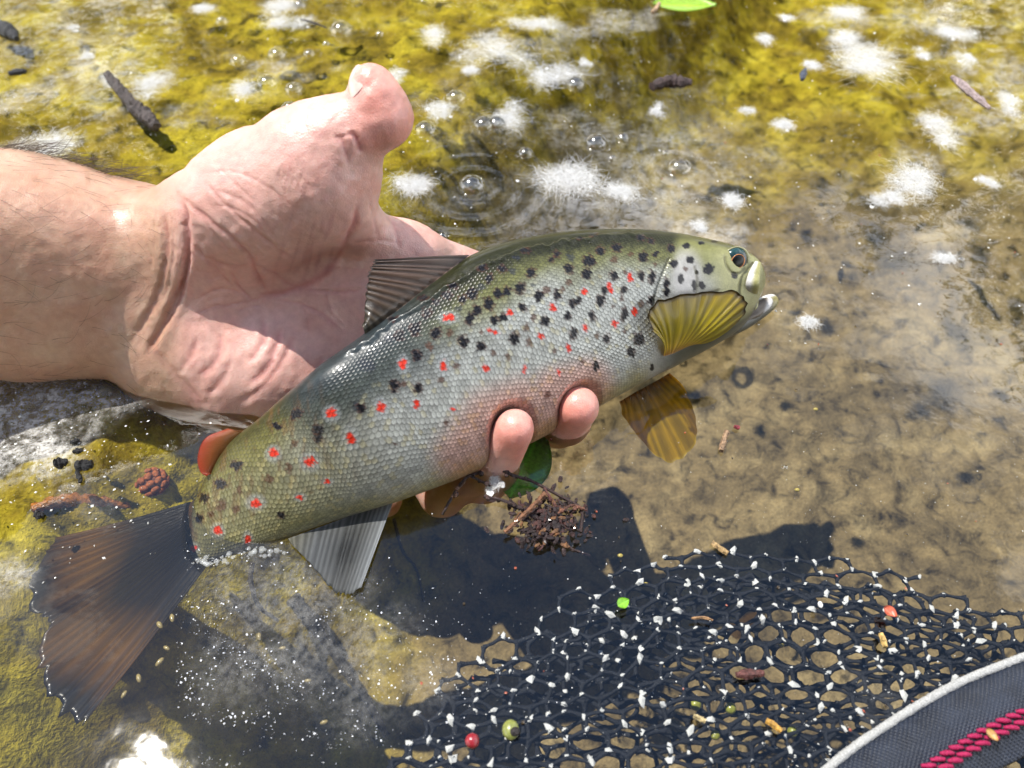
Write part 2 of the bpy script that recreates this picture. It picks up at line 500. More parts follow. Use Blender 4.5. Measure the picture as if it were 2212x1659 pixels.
def hand_field(p):
    F = None
    for (a, b, ra, rb, fa, fb, k) in HAND:
        d = sd_limb(p, P(*map(np.float64, a)), P(*map(np.float64, b)), ra * MM, rb * MM, fa, fb, 3.2 if fa < .8 else 2.0)
        F = d if F is None else smin(F, d, k * MM)
    return F
HH = 0.0013
pts_h = np.array([P(*map(np.float64, l[i])) for l in HAND for i in (0, 1)])
lo = pts_h.min(0) - 0.03; hi = pts_h.max(0) + 0.03
lo[0] = P(-620.0, 560.0, .24)[0]; hi[0] = max(pts_h[:, 0]) + 0.014
nn = np.ceil((hi - lo) / HH).astype(int)
# coarse pass first, fine pass only near the surface
cs = 6
cn = nn // cs + 2
ax = [lo[k] + np.arange(cn[k]) * HH * cs for k in range(3)]
G = np.stack(np.meshgrid(*ax, indexing='ij'), -1)
FC = hand_field(G.reshape(-1, 3)).reshape(G.shape[:3])
rep = lambda A: A.repeat(cs, 0).repeat(cs, 1).repeat(cs, 2)
nearb = np.abs(FC) < HH * cs * 3.0
FF = rep(FC).astype(float); msk = rep(nearb)
ii = np.argwhere(msk)
FF[msk] = hand_field(lo + (ii - 0.0) * HH)
# cells are sampled at block corners, so shift the coarse values harmlessly (they are far from the surface)
hv, hf = surface_nets(FF, lo, HH)
# relax a little
def laplace(v, f, it=2, lam=0.5):
    e = np.vstack([f[:, [0, 1]], f[:, [1, 2]], f[:, [2, 3]], f[:, [3, 0]]])
    n = len(v); deg = np.bincount(e[:, 0], minlength=n) + np.bincount(e[:, 1], minlength=n)
    for _ in range(it):
        s = np.zeros_like(v)
        for k in range(3):
            s[:, k] = np.bincount(e[:, 0], v[e[:, 1], k], n) + np.bincount(e[:, 1], v[e[:, 0], k], n)
        v = v + lam * (s / np.maximum(deg, 1)[:, None] - v)
    return v
hv = laplace(hv, hf, 3, 0.5)
tmp = bpy.data.objects.new('tmp', make_mesh('tmp', hv, hf))
COL.objects.link(tmp)
md = tmp.modifiers.new('s', 'SUBSURF'); md.levels = 1; md.render_levels = 1
dg = bpy.context.evaluated_depsgraph_get()
em = tmp.evaluated_get(dg).to_mesh()
hv = np.empty(len(em.vertices) * 3, np.float32); em.vertices.foreach_get('co', hv); hv = hv.reshape(-1, 3).astype(float)
hn = np.empty(len(em.vertices) * 3, np.float32); em.vertices.foreach_get('normal', hn); hn = hn.reshape(-1, 3).astype(float)
hf = np.empty(len(em.loops), np.int32); em.loops.foreach_get('vertex_index', hf); hf = hf.reshape(-1, 4)
tmp.evaluated_get(dg).to_mesh_clear()
tm = tmp.data; bpy.data.objects.remove(tmp); bpy.data.meshes.remove(tm)

hu, hvv, hd = proj(hv)
facing = sstep(-0.05, 0.35, -(hn * (hv - CAM) / np.linalg.norm(hv - CAM, axis=1)[:, None]).sum(1))
A = lambda L: [(0.5 * x, 111.5 + 0.5 * y) for x, y in L]              # traced on an enlargement of the arm
B = lambda L: [(334.5 + 0.252 * x, 278.8 + 0.252 * y) for x, y in L]   # traced on an enlargement of the palm
CREASES = [  # polyline, depth mm, half-width in picture units
    (A([(768, 600), (800, 690), (806, 760), (812, 850), (800, 950), (770, 1060), (720, 1160), (660, 1260), (625, 1345)]), 1.9, 7),
    (A([(700, 640), (716, 760), (720, 830), (705, 960), (680, 1060), (640, 1140), (595, 1225)]), 1.0, 7),
    (A([(818, 880), (792, 985), (742, 1090), (690, 1195)]), 0.8, 5),
    (A([(745, 700), (752, 800), (742, 930), (715, 1040), (680, 1120)]), 0.4, 4),
    (A([(770, 610), (860, 700), (960, 830), (1030, 900)]), 0.35, 4),
    (B([(1745, 600), (1735, 700), (1720, 800), (1640, 960), (1540, 1150), (1380, 1290), (1240, 1360), (1100, 1400), (960, 1425), (820, 1465)]), 1.1, 7),
    (B([(1240, 1360), (1450, 1388), (1640, 1392), (1800, 1375)]), 0.6, 4),
    (B([(380, 400), (560, 600), (780, 800), (1000, 980), (1130, 1080), (1200, 1120)]), 0.5, 4),
    (B([(250, 560), (420, 740), (620, 900), (800, 1060), (860, 1200), (920, 1330), (965, 1420)]), 0.8, 5),
    (B([(290, 960), (480, 1120), (650, 1180), (830, 1170)]), 0.55, 4),
    (B([(640, 1200), (740, 1370), (830, 1470)]), 0.6, 4),
    (B([(830, 1130), (1000, 1230), (1130, 1310), (1240, 1360)]), 0.55, 4),
    (B([(480, 520), (640, 560), (800, 650), (930, 790), (1090, 1040)]), 0.35, 4),
    (B([(440, 370), (650, 360), (850, 430), (1020, 540), (1200, 690)]), 0.3, 3.5),
    (B([(470, 640), (660, 680), (830, 760), (980, 930)]), 0.3, 3.5),
    (B([(540, 310), (640, 420), (780, 560), (870, 640)]), 0.22, 3),
    (B([(300, 960), (260, 1150), (240, 1320), (170, 1500)]), 0.8, 5),
    (B([(350, 960), (420, 1100), (520, 1190), (620, 1300), (700, 1350)]), 0.45, 4),
    (B([(300, 1490), (480, 1390), (640, 1370), (790, 1440)]), 0.4, 4),
    (B([(310, 1600), (520, 1520), (800, 1480), (960, 1430)]), 0.4, 4),
    (B([(1450, 1160), (1640, 1190), (1810, 1195)]), 0.25, 3),
    (B([(1640, 970), (1900, 960), (2090, 965)]), 0.3, 3.5),
    (B([(1840, 550), (1860, 700), (1900, 860), (1920, 1000)]), 0.3, 4),
    (B([(2000, 720), (2060, 860), (2110, 1050)]), 0.5, 5),
    (B([(1690, 10), (1745, 120), (1760, 210)]), 1.1, 6),
    (B([(1530, 50), (1600, 100), (1640, 200), (1655, 330)]), 0.7, 6),
    (B([(1570, 80), (1680, 40), (1700, 10)]), 0.5, 4),
    (A([(1690, 425), (1722, 452), (1745, 480)]), 0.7, 5),
    (A([(1700, 410), (1738, 440)]), 0.4, 3),
    (A([(1010, 1120), (1120, 1090), (1150, 1062)]), 0.4, 4),
    (A([(1150, 1062), (1300, 1090), (1420, 1150), (1500, 1230)]), 0.5, 5),
    (A([(1130, 1130), (1142, 1230), (1110, 1300), (1060, 1350)]), 0.8, 7),
    (A([(1215, 1180), (1190, 1280), (1150, 1370), (1060, 1450)]), 0.9, 8),
    (A([(960, 1210), (940, 1320), (860, 1410)]), 0.7, 8),
    (A([(860, 1230), (830, 1300), (770, 1400)]), 0.5, 7),
    (A([(1000, 1330), (960, 1420), (890, 1490)]), 0.6, 7),
    (A([(1270, 1200), (1240, 1300), (1180, 1390), (1110, 1470), (1010, 1530)]), 0.6, 7),
    (A([(640, 1230), (700, 1330), (800, 1440), (900, 1540)]), 0.5, 8),
    (A([(560, 1270), (600, 1200), (650, 1100)]), 0.5, 6),
    (A([(1290, 1090), (1330, 1160), (1330, 1260)]), 0.3, 4),
    (A([(1400, 1010), (1440, 1130), (1500, 1190)]), 0.3, 4),
]
r2 = np.random.default_rng(3)
for k in range(26):     # fine lines across the ball of the thumb, running with the fold towards the thumb
    x0 = 1080 + r2.random() * 460; y0 = 170 + r2.random() * 300; L = 90 + r2.random() * 170
    CREASES.append((B([(x0, y0), (x0 - 0.16 * L + r2.normal() * 8, y0 + 0.5 * L), (x0 - 0.25 * L + r2.normal() * 12, y0 + L)]), 0.10 + r2.random() * 0.08, 1.8))
for k in range(26):
    x0 = 420 + r2.random() * 800; y0 = 300 + r2.random() * 700; L = 150 + r2.random() * 250
    CREASES.append((B([(x0, y0), (x0 + 0.45 * L, y0 + 0.28 * L + r2.normal() * 8), (x0 + 0.85 * L, y0 + 0.62 * L)]), 0.08 + r2.random() * 0.1, 2.0))
for k in range(18):
    x0 = 200 + r2.random() * 900; y0 = 1150 + r2.random() * 480; L = 120 + r2.random() * 260; an = r2.choice([-0.3, 0.15, 0.9])
    CREASES.append((B([(x0, y0), (x0 + L * .5 * math.cos(an), y0 + L * .5 * math.sin(an) + r2.normal() * 12), (x0 + L * math.cos(an), y0 + L * math.sin(an))]), 0.1 + r2.random() * 0.14, 2.2))
for k in range(26):     # fine vertical wrinkles on the inside of the wrist
    x0 = 640 + r2.random() * 150; y0 = 640 + r2.random() * 380; L = 50 + r2.random() * 160
    CREASES.append((A([(x0, y0), (x0 + 6, y0 + L * .5), (x0 + r2.normal() * 6 - 0.03 * (y0 - 640), y0 + L)]), 0.12 + r2.random() * 0.14, 2.4))
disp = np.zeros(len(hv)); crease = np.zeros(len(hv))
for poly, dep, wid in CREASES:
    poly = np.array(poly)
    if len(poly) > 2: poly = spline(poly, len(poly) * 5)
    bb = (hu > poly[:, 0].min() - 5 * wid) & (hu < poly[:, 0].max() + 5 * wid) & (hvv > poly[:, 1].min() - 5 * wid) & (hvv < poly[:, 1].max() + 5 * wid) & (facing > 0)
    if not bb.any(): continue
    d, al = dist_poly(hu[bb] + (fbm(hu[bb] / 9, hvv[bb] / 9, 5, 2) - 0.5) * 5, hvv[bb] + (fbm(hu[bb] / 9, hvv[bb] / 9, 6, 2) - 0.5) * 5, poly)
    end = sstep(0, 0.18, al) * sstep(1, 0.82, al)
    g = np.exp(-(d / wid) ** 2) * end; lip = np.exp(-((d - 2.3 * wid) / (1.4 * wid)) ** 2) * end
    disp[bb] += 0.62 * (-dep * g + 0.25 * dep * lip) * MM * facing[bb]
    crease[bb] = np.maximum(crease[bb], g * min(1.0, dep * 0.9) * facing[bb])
# broad unevenness of flesh and fine skin relief
disp += ((fbm(hu / 60, hvv / 60, 31, 3) - 0.5) * 1.3 + (fbm(hu / 14, hvv / 14, 33, 2) - 0.5) * 0.22) * MM * (hu < 1000)
hv = hv + hn * disp[:, None]
# skin colour
palmness = sstep(340, 420, hu - 0.05 * (hvv - 600))
base = np.array([0.50, 0.300, 0.205])[None] * (1 - palmness[:, None]) + np.array([0.66, 0.385, 0.325])[None] * palmness[:, None]
mott = (fbm(hu / 45, hvv / 45, 51, 4) - 0.5)[:, None]
base = base * (1 + 0.35 * mott * np.array([0.35, 1.0, 1.1])[None])
stri = sstep(0.52, 0.75, fbm((hu + 0.3 * hvv) / 11, (hvv - 0.3 * hu) / 70, 53, 3)) * sstep(560, 620, hu) * sstep(790, 720, hu) * sstep(400, 480, hvv) * sstep(640, 560, hvv)
base = base * (1 - 0.22 * stri[:, None] * np.array([0.7, 1.0, 0.9])[None])
tips = np.maximum(sstep(90, 20, np.hypot(hu - 1120, hvv - 950)), sstep(90, 20, np.hypot(hu - 1240, hvv - 890)))
thumb = sstep(730, 800, hu) * sstep(350, 300, hvv) * (hvv < 340)
base = base * (1 + (tips + 0.7 * thumb)[:, None] * (np.array([1.10, 0.80, 0.76]) - 1)[None])
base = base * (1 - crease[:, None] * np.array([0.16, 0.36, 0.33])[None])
def skin_material():
    t = NT('skin_mat'); p = t.pos()
    c = t.attr('col')
    n = t.noise(1500.0, 3.0, 0.6, p); n2 = t.noise(350.0, 4.0, 0.6, p)
    vo = t.n('TexVoronoi', _feature='DISTANCE_TO_EDGE', Scale=1100.0, Vector=p).outputs['Distance']
    c = t.mix(1.0, c, t.ramp(n2, [(0.3, (0.90, 0.86, 0.86)), (0.7, (1.08, 1.08, 1.07))]), 'MULTIPLY')
    b = t.n('BsdfPrincipled', Base__Color=c, Roughness=t.ramp(n2, [(0.3, 0.32), (0.7, 0.50)]), Specular__IOR__Level=0.55,
            Subsurface__Weight=0.35, Subsurface__Radius=(1.0, 0.28, 0.16), Subsurface__Scale=0.0045, Coat__Weight=0.22, Coat__Roughness=0.25)
    t.set(b.inputs['Normal'], t.bump(t.math('ADD', t.math('MULTIPLY', vo, 1.2), t.math('MULTIPLY', n, 0.5)), 0.22, 0.0006))
    return t.done(b)
SKIN = skin_material()
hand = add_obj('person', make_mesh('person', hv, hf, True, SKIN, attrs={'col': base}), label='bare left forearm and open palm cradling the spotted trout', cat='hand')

# ================================================================== TROUT
TOP = [(330, 1112), (418, 1083), (455, 1018), (500, 952), (560, 903), (620, 850), (690, 792), (770, 735), (850, 675), (930, 612), (1010, 556), (1090, 524), (1170, 507),
       (1250, 497), (1330, 494), (1400, 496), (1470, 504), (1530, 516), (1576, 527), (1606, 539), (1624, 553), (1632, 572)]
BOT = [(385, 1285), (455, 1217), (540, 1190), (620, 1162), (700, 1130), (790, 1100), (880, 1070), (970, 1038), (1050, 1003), (1120, 967), (1190, 930), (1260, 892), (1325, 855),
       (1385, 822), (1440, 793), (1490, 768), (1537, 742), (1577, 716), (1600, 690), (1616, 652), (1627, 620), (1634, 598)]
ZB = [-.026, -.012, -.006, -.003, -.001, .000, .001, .001, .001, .001, .001, .001, .001, .001, .001, .001, .002, .003, .005, .009, .012, .014]
ZT = [-.022, -.005, .010, .020, None, None, None, None, None, None, None, None, None, None, None, None, None, None, None, None, None, None]
TH = [.30, .36, .42, .45, .46, .46, .46, .46, .46, .46, .47, .48, .49, .50, .51, .52, .53, .55, .58, .62, .68, .75]   # half-thickness / half-height
tw, bw = [], []
for k in range(len(TOP)):
    db = float(depth_at(np.float64(BOT[k][0]), np.float64(BOT[k][1]), ZB[k]))
    bw.append(P(np.float64(BOT[k][0]), np.float64(BOT[k][1]), db))
    dt = float(depth_at(np.float64(TOP[k][0]), np.float64(TOP[k][1]), ZT[k])) if ZT[k] is not None else db - 0.020 * min(1, max(0, (k - 3) / 3)) * (1 - .35 * max(0, (k - 15) / 6))
    if k == 4: dt = 0.5 * dt + 0.5 * float(depth_at(np.float64(TOP[k][0]), np.float64(TOP[k][1]), .030))
    tw.append(P(np.float64(TOP[k][0]), np.float64(TOP[k][1]), dt))
NS, NT_ = 720, 320
ts = np.linspace(0, len(TOP) - 1, NS)
tw = spline(tw, ts=ts); bw = spline(bw, ts=ts); th = np.interp(ts, np.arange(len(TH)), TH)
ctr = 0.5 * (tw + bw); half = 0.5 * np.linalg.norm(tw - bw, axis=1)
wv_ = (tw - bw) / (2 * half)[:, None]
tan = np.gradient(ctr, axis=0); tan /= np.linalg.norm(tan, axis=1)[:, None]
nrm = np.cross(wv_, tan); nrm /= np.linalg.norm(nrm, axis=1)[:, None]
if ((CAM - ctr) * nrm).sum() < 0: nrm = -nrm
sarc = np.concatenate([[0], np.cumsum(np.linalg.norm(np.diff(ctr, axis=0), axis=1))])
ang = np.pi / 2 - np.arange(NT_) / NT_ * 2 * np.pi          # from the back over the near side to the belly and round
sa, ca = np.sin(ang), np.cos(ang)
ex = 0.88
yy = np.sign(sa) * np.abs(sa) ** ex; xx = np.sign(ca) * np.abs(ca) ** ex
# round the snout end off
endr = np.sqrt(np.clip(1 - np.clip((ts - (len(TOP) - 1.6)) / 0.6, 0, 1) ** 2.2, 0.0004, 1))
FV = ctr[:, None] + (half * endr)[:, None, None] * (yy[None, :, None] * wv_[:, None] + (th[:, None] * xx[None, :])[..., None] * nrm[:, None])
SU = np.repeat(sarc[:, None], NT_, 1); AV = np.abs((np.pi / 2 - ang)[None, :] - 0) * 0 + np.minimum(np.arange(NT_), NT_ - np.arange(NT_))[None, :] / (NT_ / 2)
arcl = half[:, None] * 1.15 * np.pi * 0.75                    # half girth
SVv = AV * arcl
# picture position on the near side, mirrored to the far side
jm = np.minimum(np.arange(NT_), (NT_ - np.arange(NT_)) % NT_)
fu, fv_, fd = proj(FV.reshape(-1, 3)); fu = fu.reshape(NS, NT_)[:, jm]; fv_ = fv_.reshape(NS, NT_)[:, jm]
# scale lattice
LU, LV = 0.0026, 0.0015            # nearly hexagonal packing
a1, b1 = SU / LU, SVv / LV
c1 = np.stack([np.floor(a1) + .5, np.floor(b1) + .5], -1); c2 = np.stack([np.round(a1), np.round(b1)], -1)
d1 = np.hypot((a1 - c1[..., 0]) * 1.732, b1 - c1[..., 1]); d2 = np.hypot((a1 - c2[..., 0]) * 1.732, b1 - c2[..., 1])
use2 = d2 < d1
cell = np.where(use2[..., None], c2, c1)
cdx = (cell[..., 0] - a1) * LU; cdy = (cell[..., 1] - b1) * LV            # metres to the scale's centre
pxm = FPX / fd.reshape(NS, NT_)[:, jm]
tu = np.gradient(fu, axis=0); tv = np.gradient(fv_, axis=0); tl = np.hypot(tu, tv) + 1e-9; tu /= tl; tv /= tl
qu = fu + 0.65 * pxm * (cdx * tu - cdy * tv); qv = fv_ + 0.65 * pxm * (cdx * tv + cdy * tu)
hc = hash2(cell[..., 0] * 2, cell[..., 1] * 2, 3); hc2 = hash2(cell[..., 0] * 2, cell[..., 1] * 2, 5)
t_st = np.repeat(ts[:, None], NT_, 1)
headm = sstep(1420, 1450, fu + 0.22 * (fv_ - 650))            # smooth skin of the head
av = AV                                                        # 0 back .. 1 belly
def lerp(a, b, t): return a + (b - a) * t[..., None]
def C(*c): return np.array(c, float)
col = np.broadcast_to(C(.43, .44, .405), FV.shape).copy()
n_big = fbm(fu / 90, fv_ / 90, 61, 4); n_sm = fbm(fu / 7, fv_ / 7, 63, 3)
olive = C(.135, .135, .050)
col = lerp(col, C(.140, .142, .052), sstep(.45, .25, av + .18 * (n_big - .5)))
col = lerp(col, C(.020, .021, .006), sstep(.285, .185, av + .06 * (n_sm - .5)))
col = lerp(col, C(.32, .295, .170), sstep(.68, .84, av + .2 * (n_big - .5)))
col = lerp(col, C(.235, .240, .215), sstep(.88, .97, av))
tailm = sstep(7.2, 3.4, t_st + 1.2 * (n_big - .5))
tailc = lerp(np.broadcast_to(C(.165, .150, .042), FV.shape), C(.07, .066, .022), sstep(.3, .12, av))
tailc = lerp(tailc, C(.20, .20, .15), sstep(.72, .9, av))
tailc = lerp(tailc, C(.020, .016, .007), sstep(426, 412, fu))  # dim look of the submerged tail base, painted into the colour
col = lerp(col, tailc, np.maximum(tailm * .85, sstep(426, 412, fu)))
flank = sstep(9.5, 7.5, t_st) * sstep(4.4, 5.6, t_st) * sstep(.5, .3, av)       # the hand's shadow painted slate-blue on the back behind the dorsal fin
col = lerp(col, C(.035, .046, .052), flank * .85)
bars = sstep(.52, .72, fbm(fu / 9, fv_ / 40, 67, 3)) * sstep(6.5, 4.5, t_st) * (av < .6)
col = lerp(col, C(.13, .062, .020), bars * .5)
# speckle per scale
col *= (0.66 + 0.42 * hc)[..., None] * (1 - headm[..., None]) + headm[..., None]
gold = (hc2 > .86) * (1 - headm) * sstep(.28, .4, av)
col = lerp(col, C(.42, .36, .16), gold * .35)
# head
hcol = lerp(np.broadcast_to(C(.40, .40, .36), FV.shape), C(.25, .25, .095), sstep(.5, .26, av + .1 * (n_big - .5)))
hcol = lerp(hcol, C(.36, .35, .16), sstep(1525, 1570, fu) * .9)
hcol = lerp(hcol, C(.085, .082, .022), sstep(.20, .10, av))
hcol = lerp(hcol, C(.055, .058, .040), sstep(.62, .74, av) * sstep(1400, 1470, fu))
hcol = lerp(hcol, C(.50, .48, .47), sstep(52, 20, np.hypot((fu - 1480) / 1.0, (fv_ - 590) / 1.3)) * .8)
hcol *= (0.70 + 0.28 * n_sm)[..., None]
col = lerp(col, hcol, headm)
# spots traced on enlargements of the flank: x, y, half-width, half-height
ZA = lambda x, y: (724.7 + x * .4537, 390.2 + y * .4537)
ZBm = lambda x, y: (334.5 + x * .252, 780.5 + y * .252)
BLACK = [(1208,383,26,26),(1260,333,20,20),(1342,320,22,18),(1453,273,16,12),(1502,286,14,13),(1600,322,17,15),(1670,310,18,15),(1740,297,18,9),(1805,288,16,7),(1463,367,22,24),
 (1525,348,13,15),(1112,418,20,22),(1055,348,18,15),(1027,375,15,14),(933,442,27,22),(792,420,22,16),(733,467,18,20),(648,540,28,24),(530,545,22,18),(603,567,18,22),(480,578,18,12),
 (433,632,22,20),(768,537,20,20),(815,525,18,22),(877,513,22,26),(1195,445,20,24),(1327,450,20,22),(730,587,24,28),(677,618,20,24),(637,662,18,26),(755,665,20,18),(797,650,16,18),
 (383,708,30,28),(307,740,22,22),(480,728,24,26),(607,765,22,26),(693,792,20,20),(390,832,22,24),(280,975,22,28),(390,985,20,22),(965,547,20,28),(1053,547,16,22),(890,605,16,20),
 (998,673,18,26),(852,752,20,26),(1127,588,16,24),(1157,572,12,17),(1107,640,14,22),(1220,645,16,24),(1260,572,20,26),(1280,525,14,18),(1372,523,13,20),(1375,640,17,28),(1458,455,14,22),
 (1505,460,16,26),(1503,570,16,22),(1135,727,18,28),(1290,747,17,22),(1445,755,22,28),(1407,817,16,24),(1240,880,13,22),(1507,890,10,17),(1610,397,18,18),(1690,378,20,17),(1720,435,9,11),
 (1640,467,15,22),(1710,497,13,26),(1745,500,15,20),(1572,490,15,20),(1574,528,14,22),(1778,420,27,24),(1900,450,14,17),(1230,262,18,9),(1165,277,17,8),(900,335,22,9),(700,420,22,12),(560,500,24,12),(420,560,24,14),(270,660,20,12)]
DIM = [(857,365,18,10),(697,507,25,16),(250,745,22,20),(150,880,40,30),(110,1080,30,26),(1120,365,18,16),(940,500,10,10),(845,430,16,14),(590,610,16,14)]
BROWN = [(1327,373,16,16),(1000,518,20,18),(1110,483,16,20),(940,650,15,17),(910,695,12,20),(922,770,14,22),(1363,560,10,12),(1455,587,13,18),(1045,812,12,18),(820,835,12,15),(755,820,15,12),
 (575,880,15,13),(447,790,17,22),(330,965,15,15),(500,950,15,15),(1005,1020,14,18),(525,1150,14,12),(1665,420,11,12),(1380,435,12,12),(1245,740,10,14),(545,725,14,18),(1405,350,10,12),(1520,400,9,12),
 (1085,520,12,12),(690,720,13,16),(1320,600,9,12),(1380,720,9,13),(285,1255,10,8),(1180,860,9,10)]
RED = [(540,652,26,16),(833,632,16,15),(735,712,15,12),(765,728,15,12),(1035,603,14,18),(1184,532,12,16),(1402,460,13,20),(1302,495,12,12),(1312,520,12,14),(1425,622,14,18),(1330,680,13,14),(1190,702,14,15),
 (978,740,15,14),(1110,797,11,16),(323,875,15,24),(513,877,14,26),(715,890,17,16),(903,895,12,18),(1064,914,10,14),(215,1080,18,25),(383,1067,17,17),(558,1090,14,8),(72,1225,20,30)]
REDB = [(1515,447,38,38),(1015,793,34,36),(1330,860,45,40),(865,1213,42,34),(1245,1165,26,20),(1480,1032,24,18),(537,1457,30,34),(795,1530,22,40),(332,1608,24,28)]
BLACKB = [(700,890,46,44),(562,1052,42,42),(420,1167,38,40),(378,1350,32,36),(1215,450,45,45),(1400,590,40,50),(1400,660,36,40),(1770,400,35,45),(1045,555,35,28),(1085,1320,34,22)]
BROWNB = [(570,1240,40,45),(718,1105,28,36),(1147,910,30,50),(480,1310,30,25),(700,1260,25,40),(1200,700,30,30),(980,1010,30,40)]
SPOTS = []
for L, z, kx, ty in ((BLACK, ZA, .4537, 'k'), (DIM, ZA, .4537, 'd'), (BROWN, ZA, .4537, 'b'), (RED, ZA, .4537, 'r'), (REDB, ZBm, .252, 'r'), (BLACKB, ZBm, .252, 'k'), (BROWNB, ZBm, .252, 'b')):
    for (x, y, a, b) in L: SPOTS.append((*z(x, y), a * kx, b * kx, ty))
jag = (fbm(fu / 4.5, fv_ / 4.5, 77, 2) - .5)
hq_ = (1 - headm) * 0.75
eu_, ev_ = fu * (1 - hq_) + qu * hq_, fv_ * (1 - hq_) + qv * hq_
jit_ = jag * 0.9 + (hc - .5) * .35 * (1 - headm)
for phase in (0, 1):                                          # pale halos first, then the spots
    for su, sv, a, b, ty in SPOTS:
        w = (np.abs(fu - su) < 3.4 * a + 8) & (np.abs(fv_ - sv) < 3.4 * b + 8)
        if not w.any(): continue
        c_ = col[w]; hm = headm[w]
        if phase == 0:
            if ty == 'r':
                m = sstep(2.7, 1.5, np.hypot((fu[w] - su) / a, (fv_[w] - sv) / b) + jag[w] * .8)
                c_ = lerp(c_, C(.36, .38, .38), m * .42)
        else:
            d = np.hypot((eu_[w] - su) / a, (ev_[w] - sv) / b) + jit_[w]
            m = sstep(1.22, .82, d)
            if ty == 'k':
                c_ = lerp(c_, C(.10, .035, .020), sstep(1.35, 1.05, d) * .6 * (1 - hm))
                c_ = lerp(c_, C(.005, .0045, .007), m)
            elif ty == 'd': c_ = lerp(c_, C(.022, .026, .036), m * .7)
            elif ty == 'b': c_ = lerp(c_, C(.075, .030, .016), m * .8)
            else: c_ = lerp(c_, C(.58, .030, .012), m)
        col[w] = c_
red_bounce = np.maximum(sstep(95, 25, dist_poly(fu, fv_, np.array([(1000., 985.), (1060., 905.), (1130., 880.)]))[0]), sstep(80, 25, dist_poly(fu, fv_, np.array([(1170., 925.), (1200., 850.), (1270., 830.)]))[0]))
col = lerp(col, col * C(1.35, .72, .62), red_bounce * .75)      # red light bounced off the fingers, painted into the belly colour
# the crossing of the fingers dents the flank
def cap_push(F, a, b, ra, rb, soft):
    e = b - a; q = F - a; t = np.clip((q @ e) / (e @ e), 0, 1)
    c = q - t[..., None] * e; d = np.sqrt((c * c).sum(-1)); r = ra + (rb - ra) * t
    pen = r + soft - d
    return np.where(pen > 0, pen * pen / (pen + soft) * 1.0, 0)
for (a, b, ra, rb) in (((1205, 915, .300), (1254, 877, .2755), 9.0, 7.6), ((1052, 1025, .292), (1114, 923, .262), 9.5, 7.0)):
    pen = cap_push(FV, P(*map(np.float64, a)), P(*map(np.float64, b)), ra * MM, rb * MM, 3.2 * MM)
    FV = FV - nrm[:, None] * (pen * (xx[None, :] > -0.2))[..., None] * 1.15 + wv_[:, None] * pen[..., None] * .3
# gill cover, cheek and mouth lines pressed into the head
def zp(L): return spline([ZA(*q) for q in L], len(L) * 6)
near_side = (xx[None, :] > -0.05) * np.ones((NS, 1))
FNn = nrm[:, None] * xx[None, :, None] + wv_[:, None] * yy[None, :, None] * .6
FNn /= np.linalg.norm(FNn, axis=-1)[..., None]
def press(poly, dep, wid, side=0.0):
    global FV, col
    d, al = dist_poly(fu, fv_, poly)
    en = sstep(0, .1, al) * sstep(1, .9, al)
    g = np.exp(-(d / wid) ** 2) * en
    FV = FV - FNn * (g * dep * MM)[..., None]
    col = lerp(col, C(.10, .095, .055), g * .55)
press(zp([(1600, 345), (1575, 400), (1552, 455), (1530, 520), (1520, 580), (1530, 650), (1570, 720)]), .8, 3.2)
press(zp([(1705, 400), (1718, 450), (1722, 520), (1700, 590)]), .35, 3.0)
press(zp([(1600, 560), (1680, 570), (1760, 545), (1840, 520)]), .3, 3.0)
press(zp([(1855, 350), (1862, 400), (1890, 440), (1930, 440), (1955, 405)]), .5, 3.0)
press(zp([(2000, 385), (1965, 420), (1935, 470), (1925, 540), (1930, 600)]), .6, 3.0)
d_, al_ = dist_poly(fu, fv_, zp([(1600, 345), (1575, 400), (1552, 455), (1530, 520), (1520, 580), (1530, 650)]))
FV = FV + FNn * (np.exp(-((fu - 1455 - .0 * fv_) / 26) ** 2) * sstep(.25, .4, av) * sstep(.95, .8, av) * .9 * MM)[..., None]
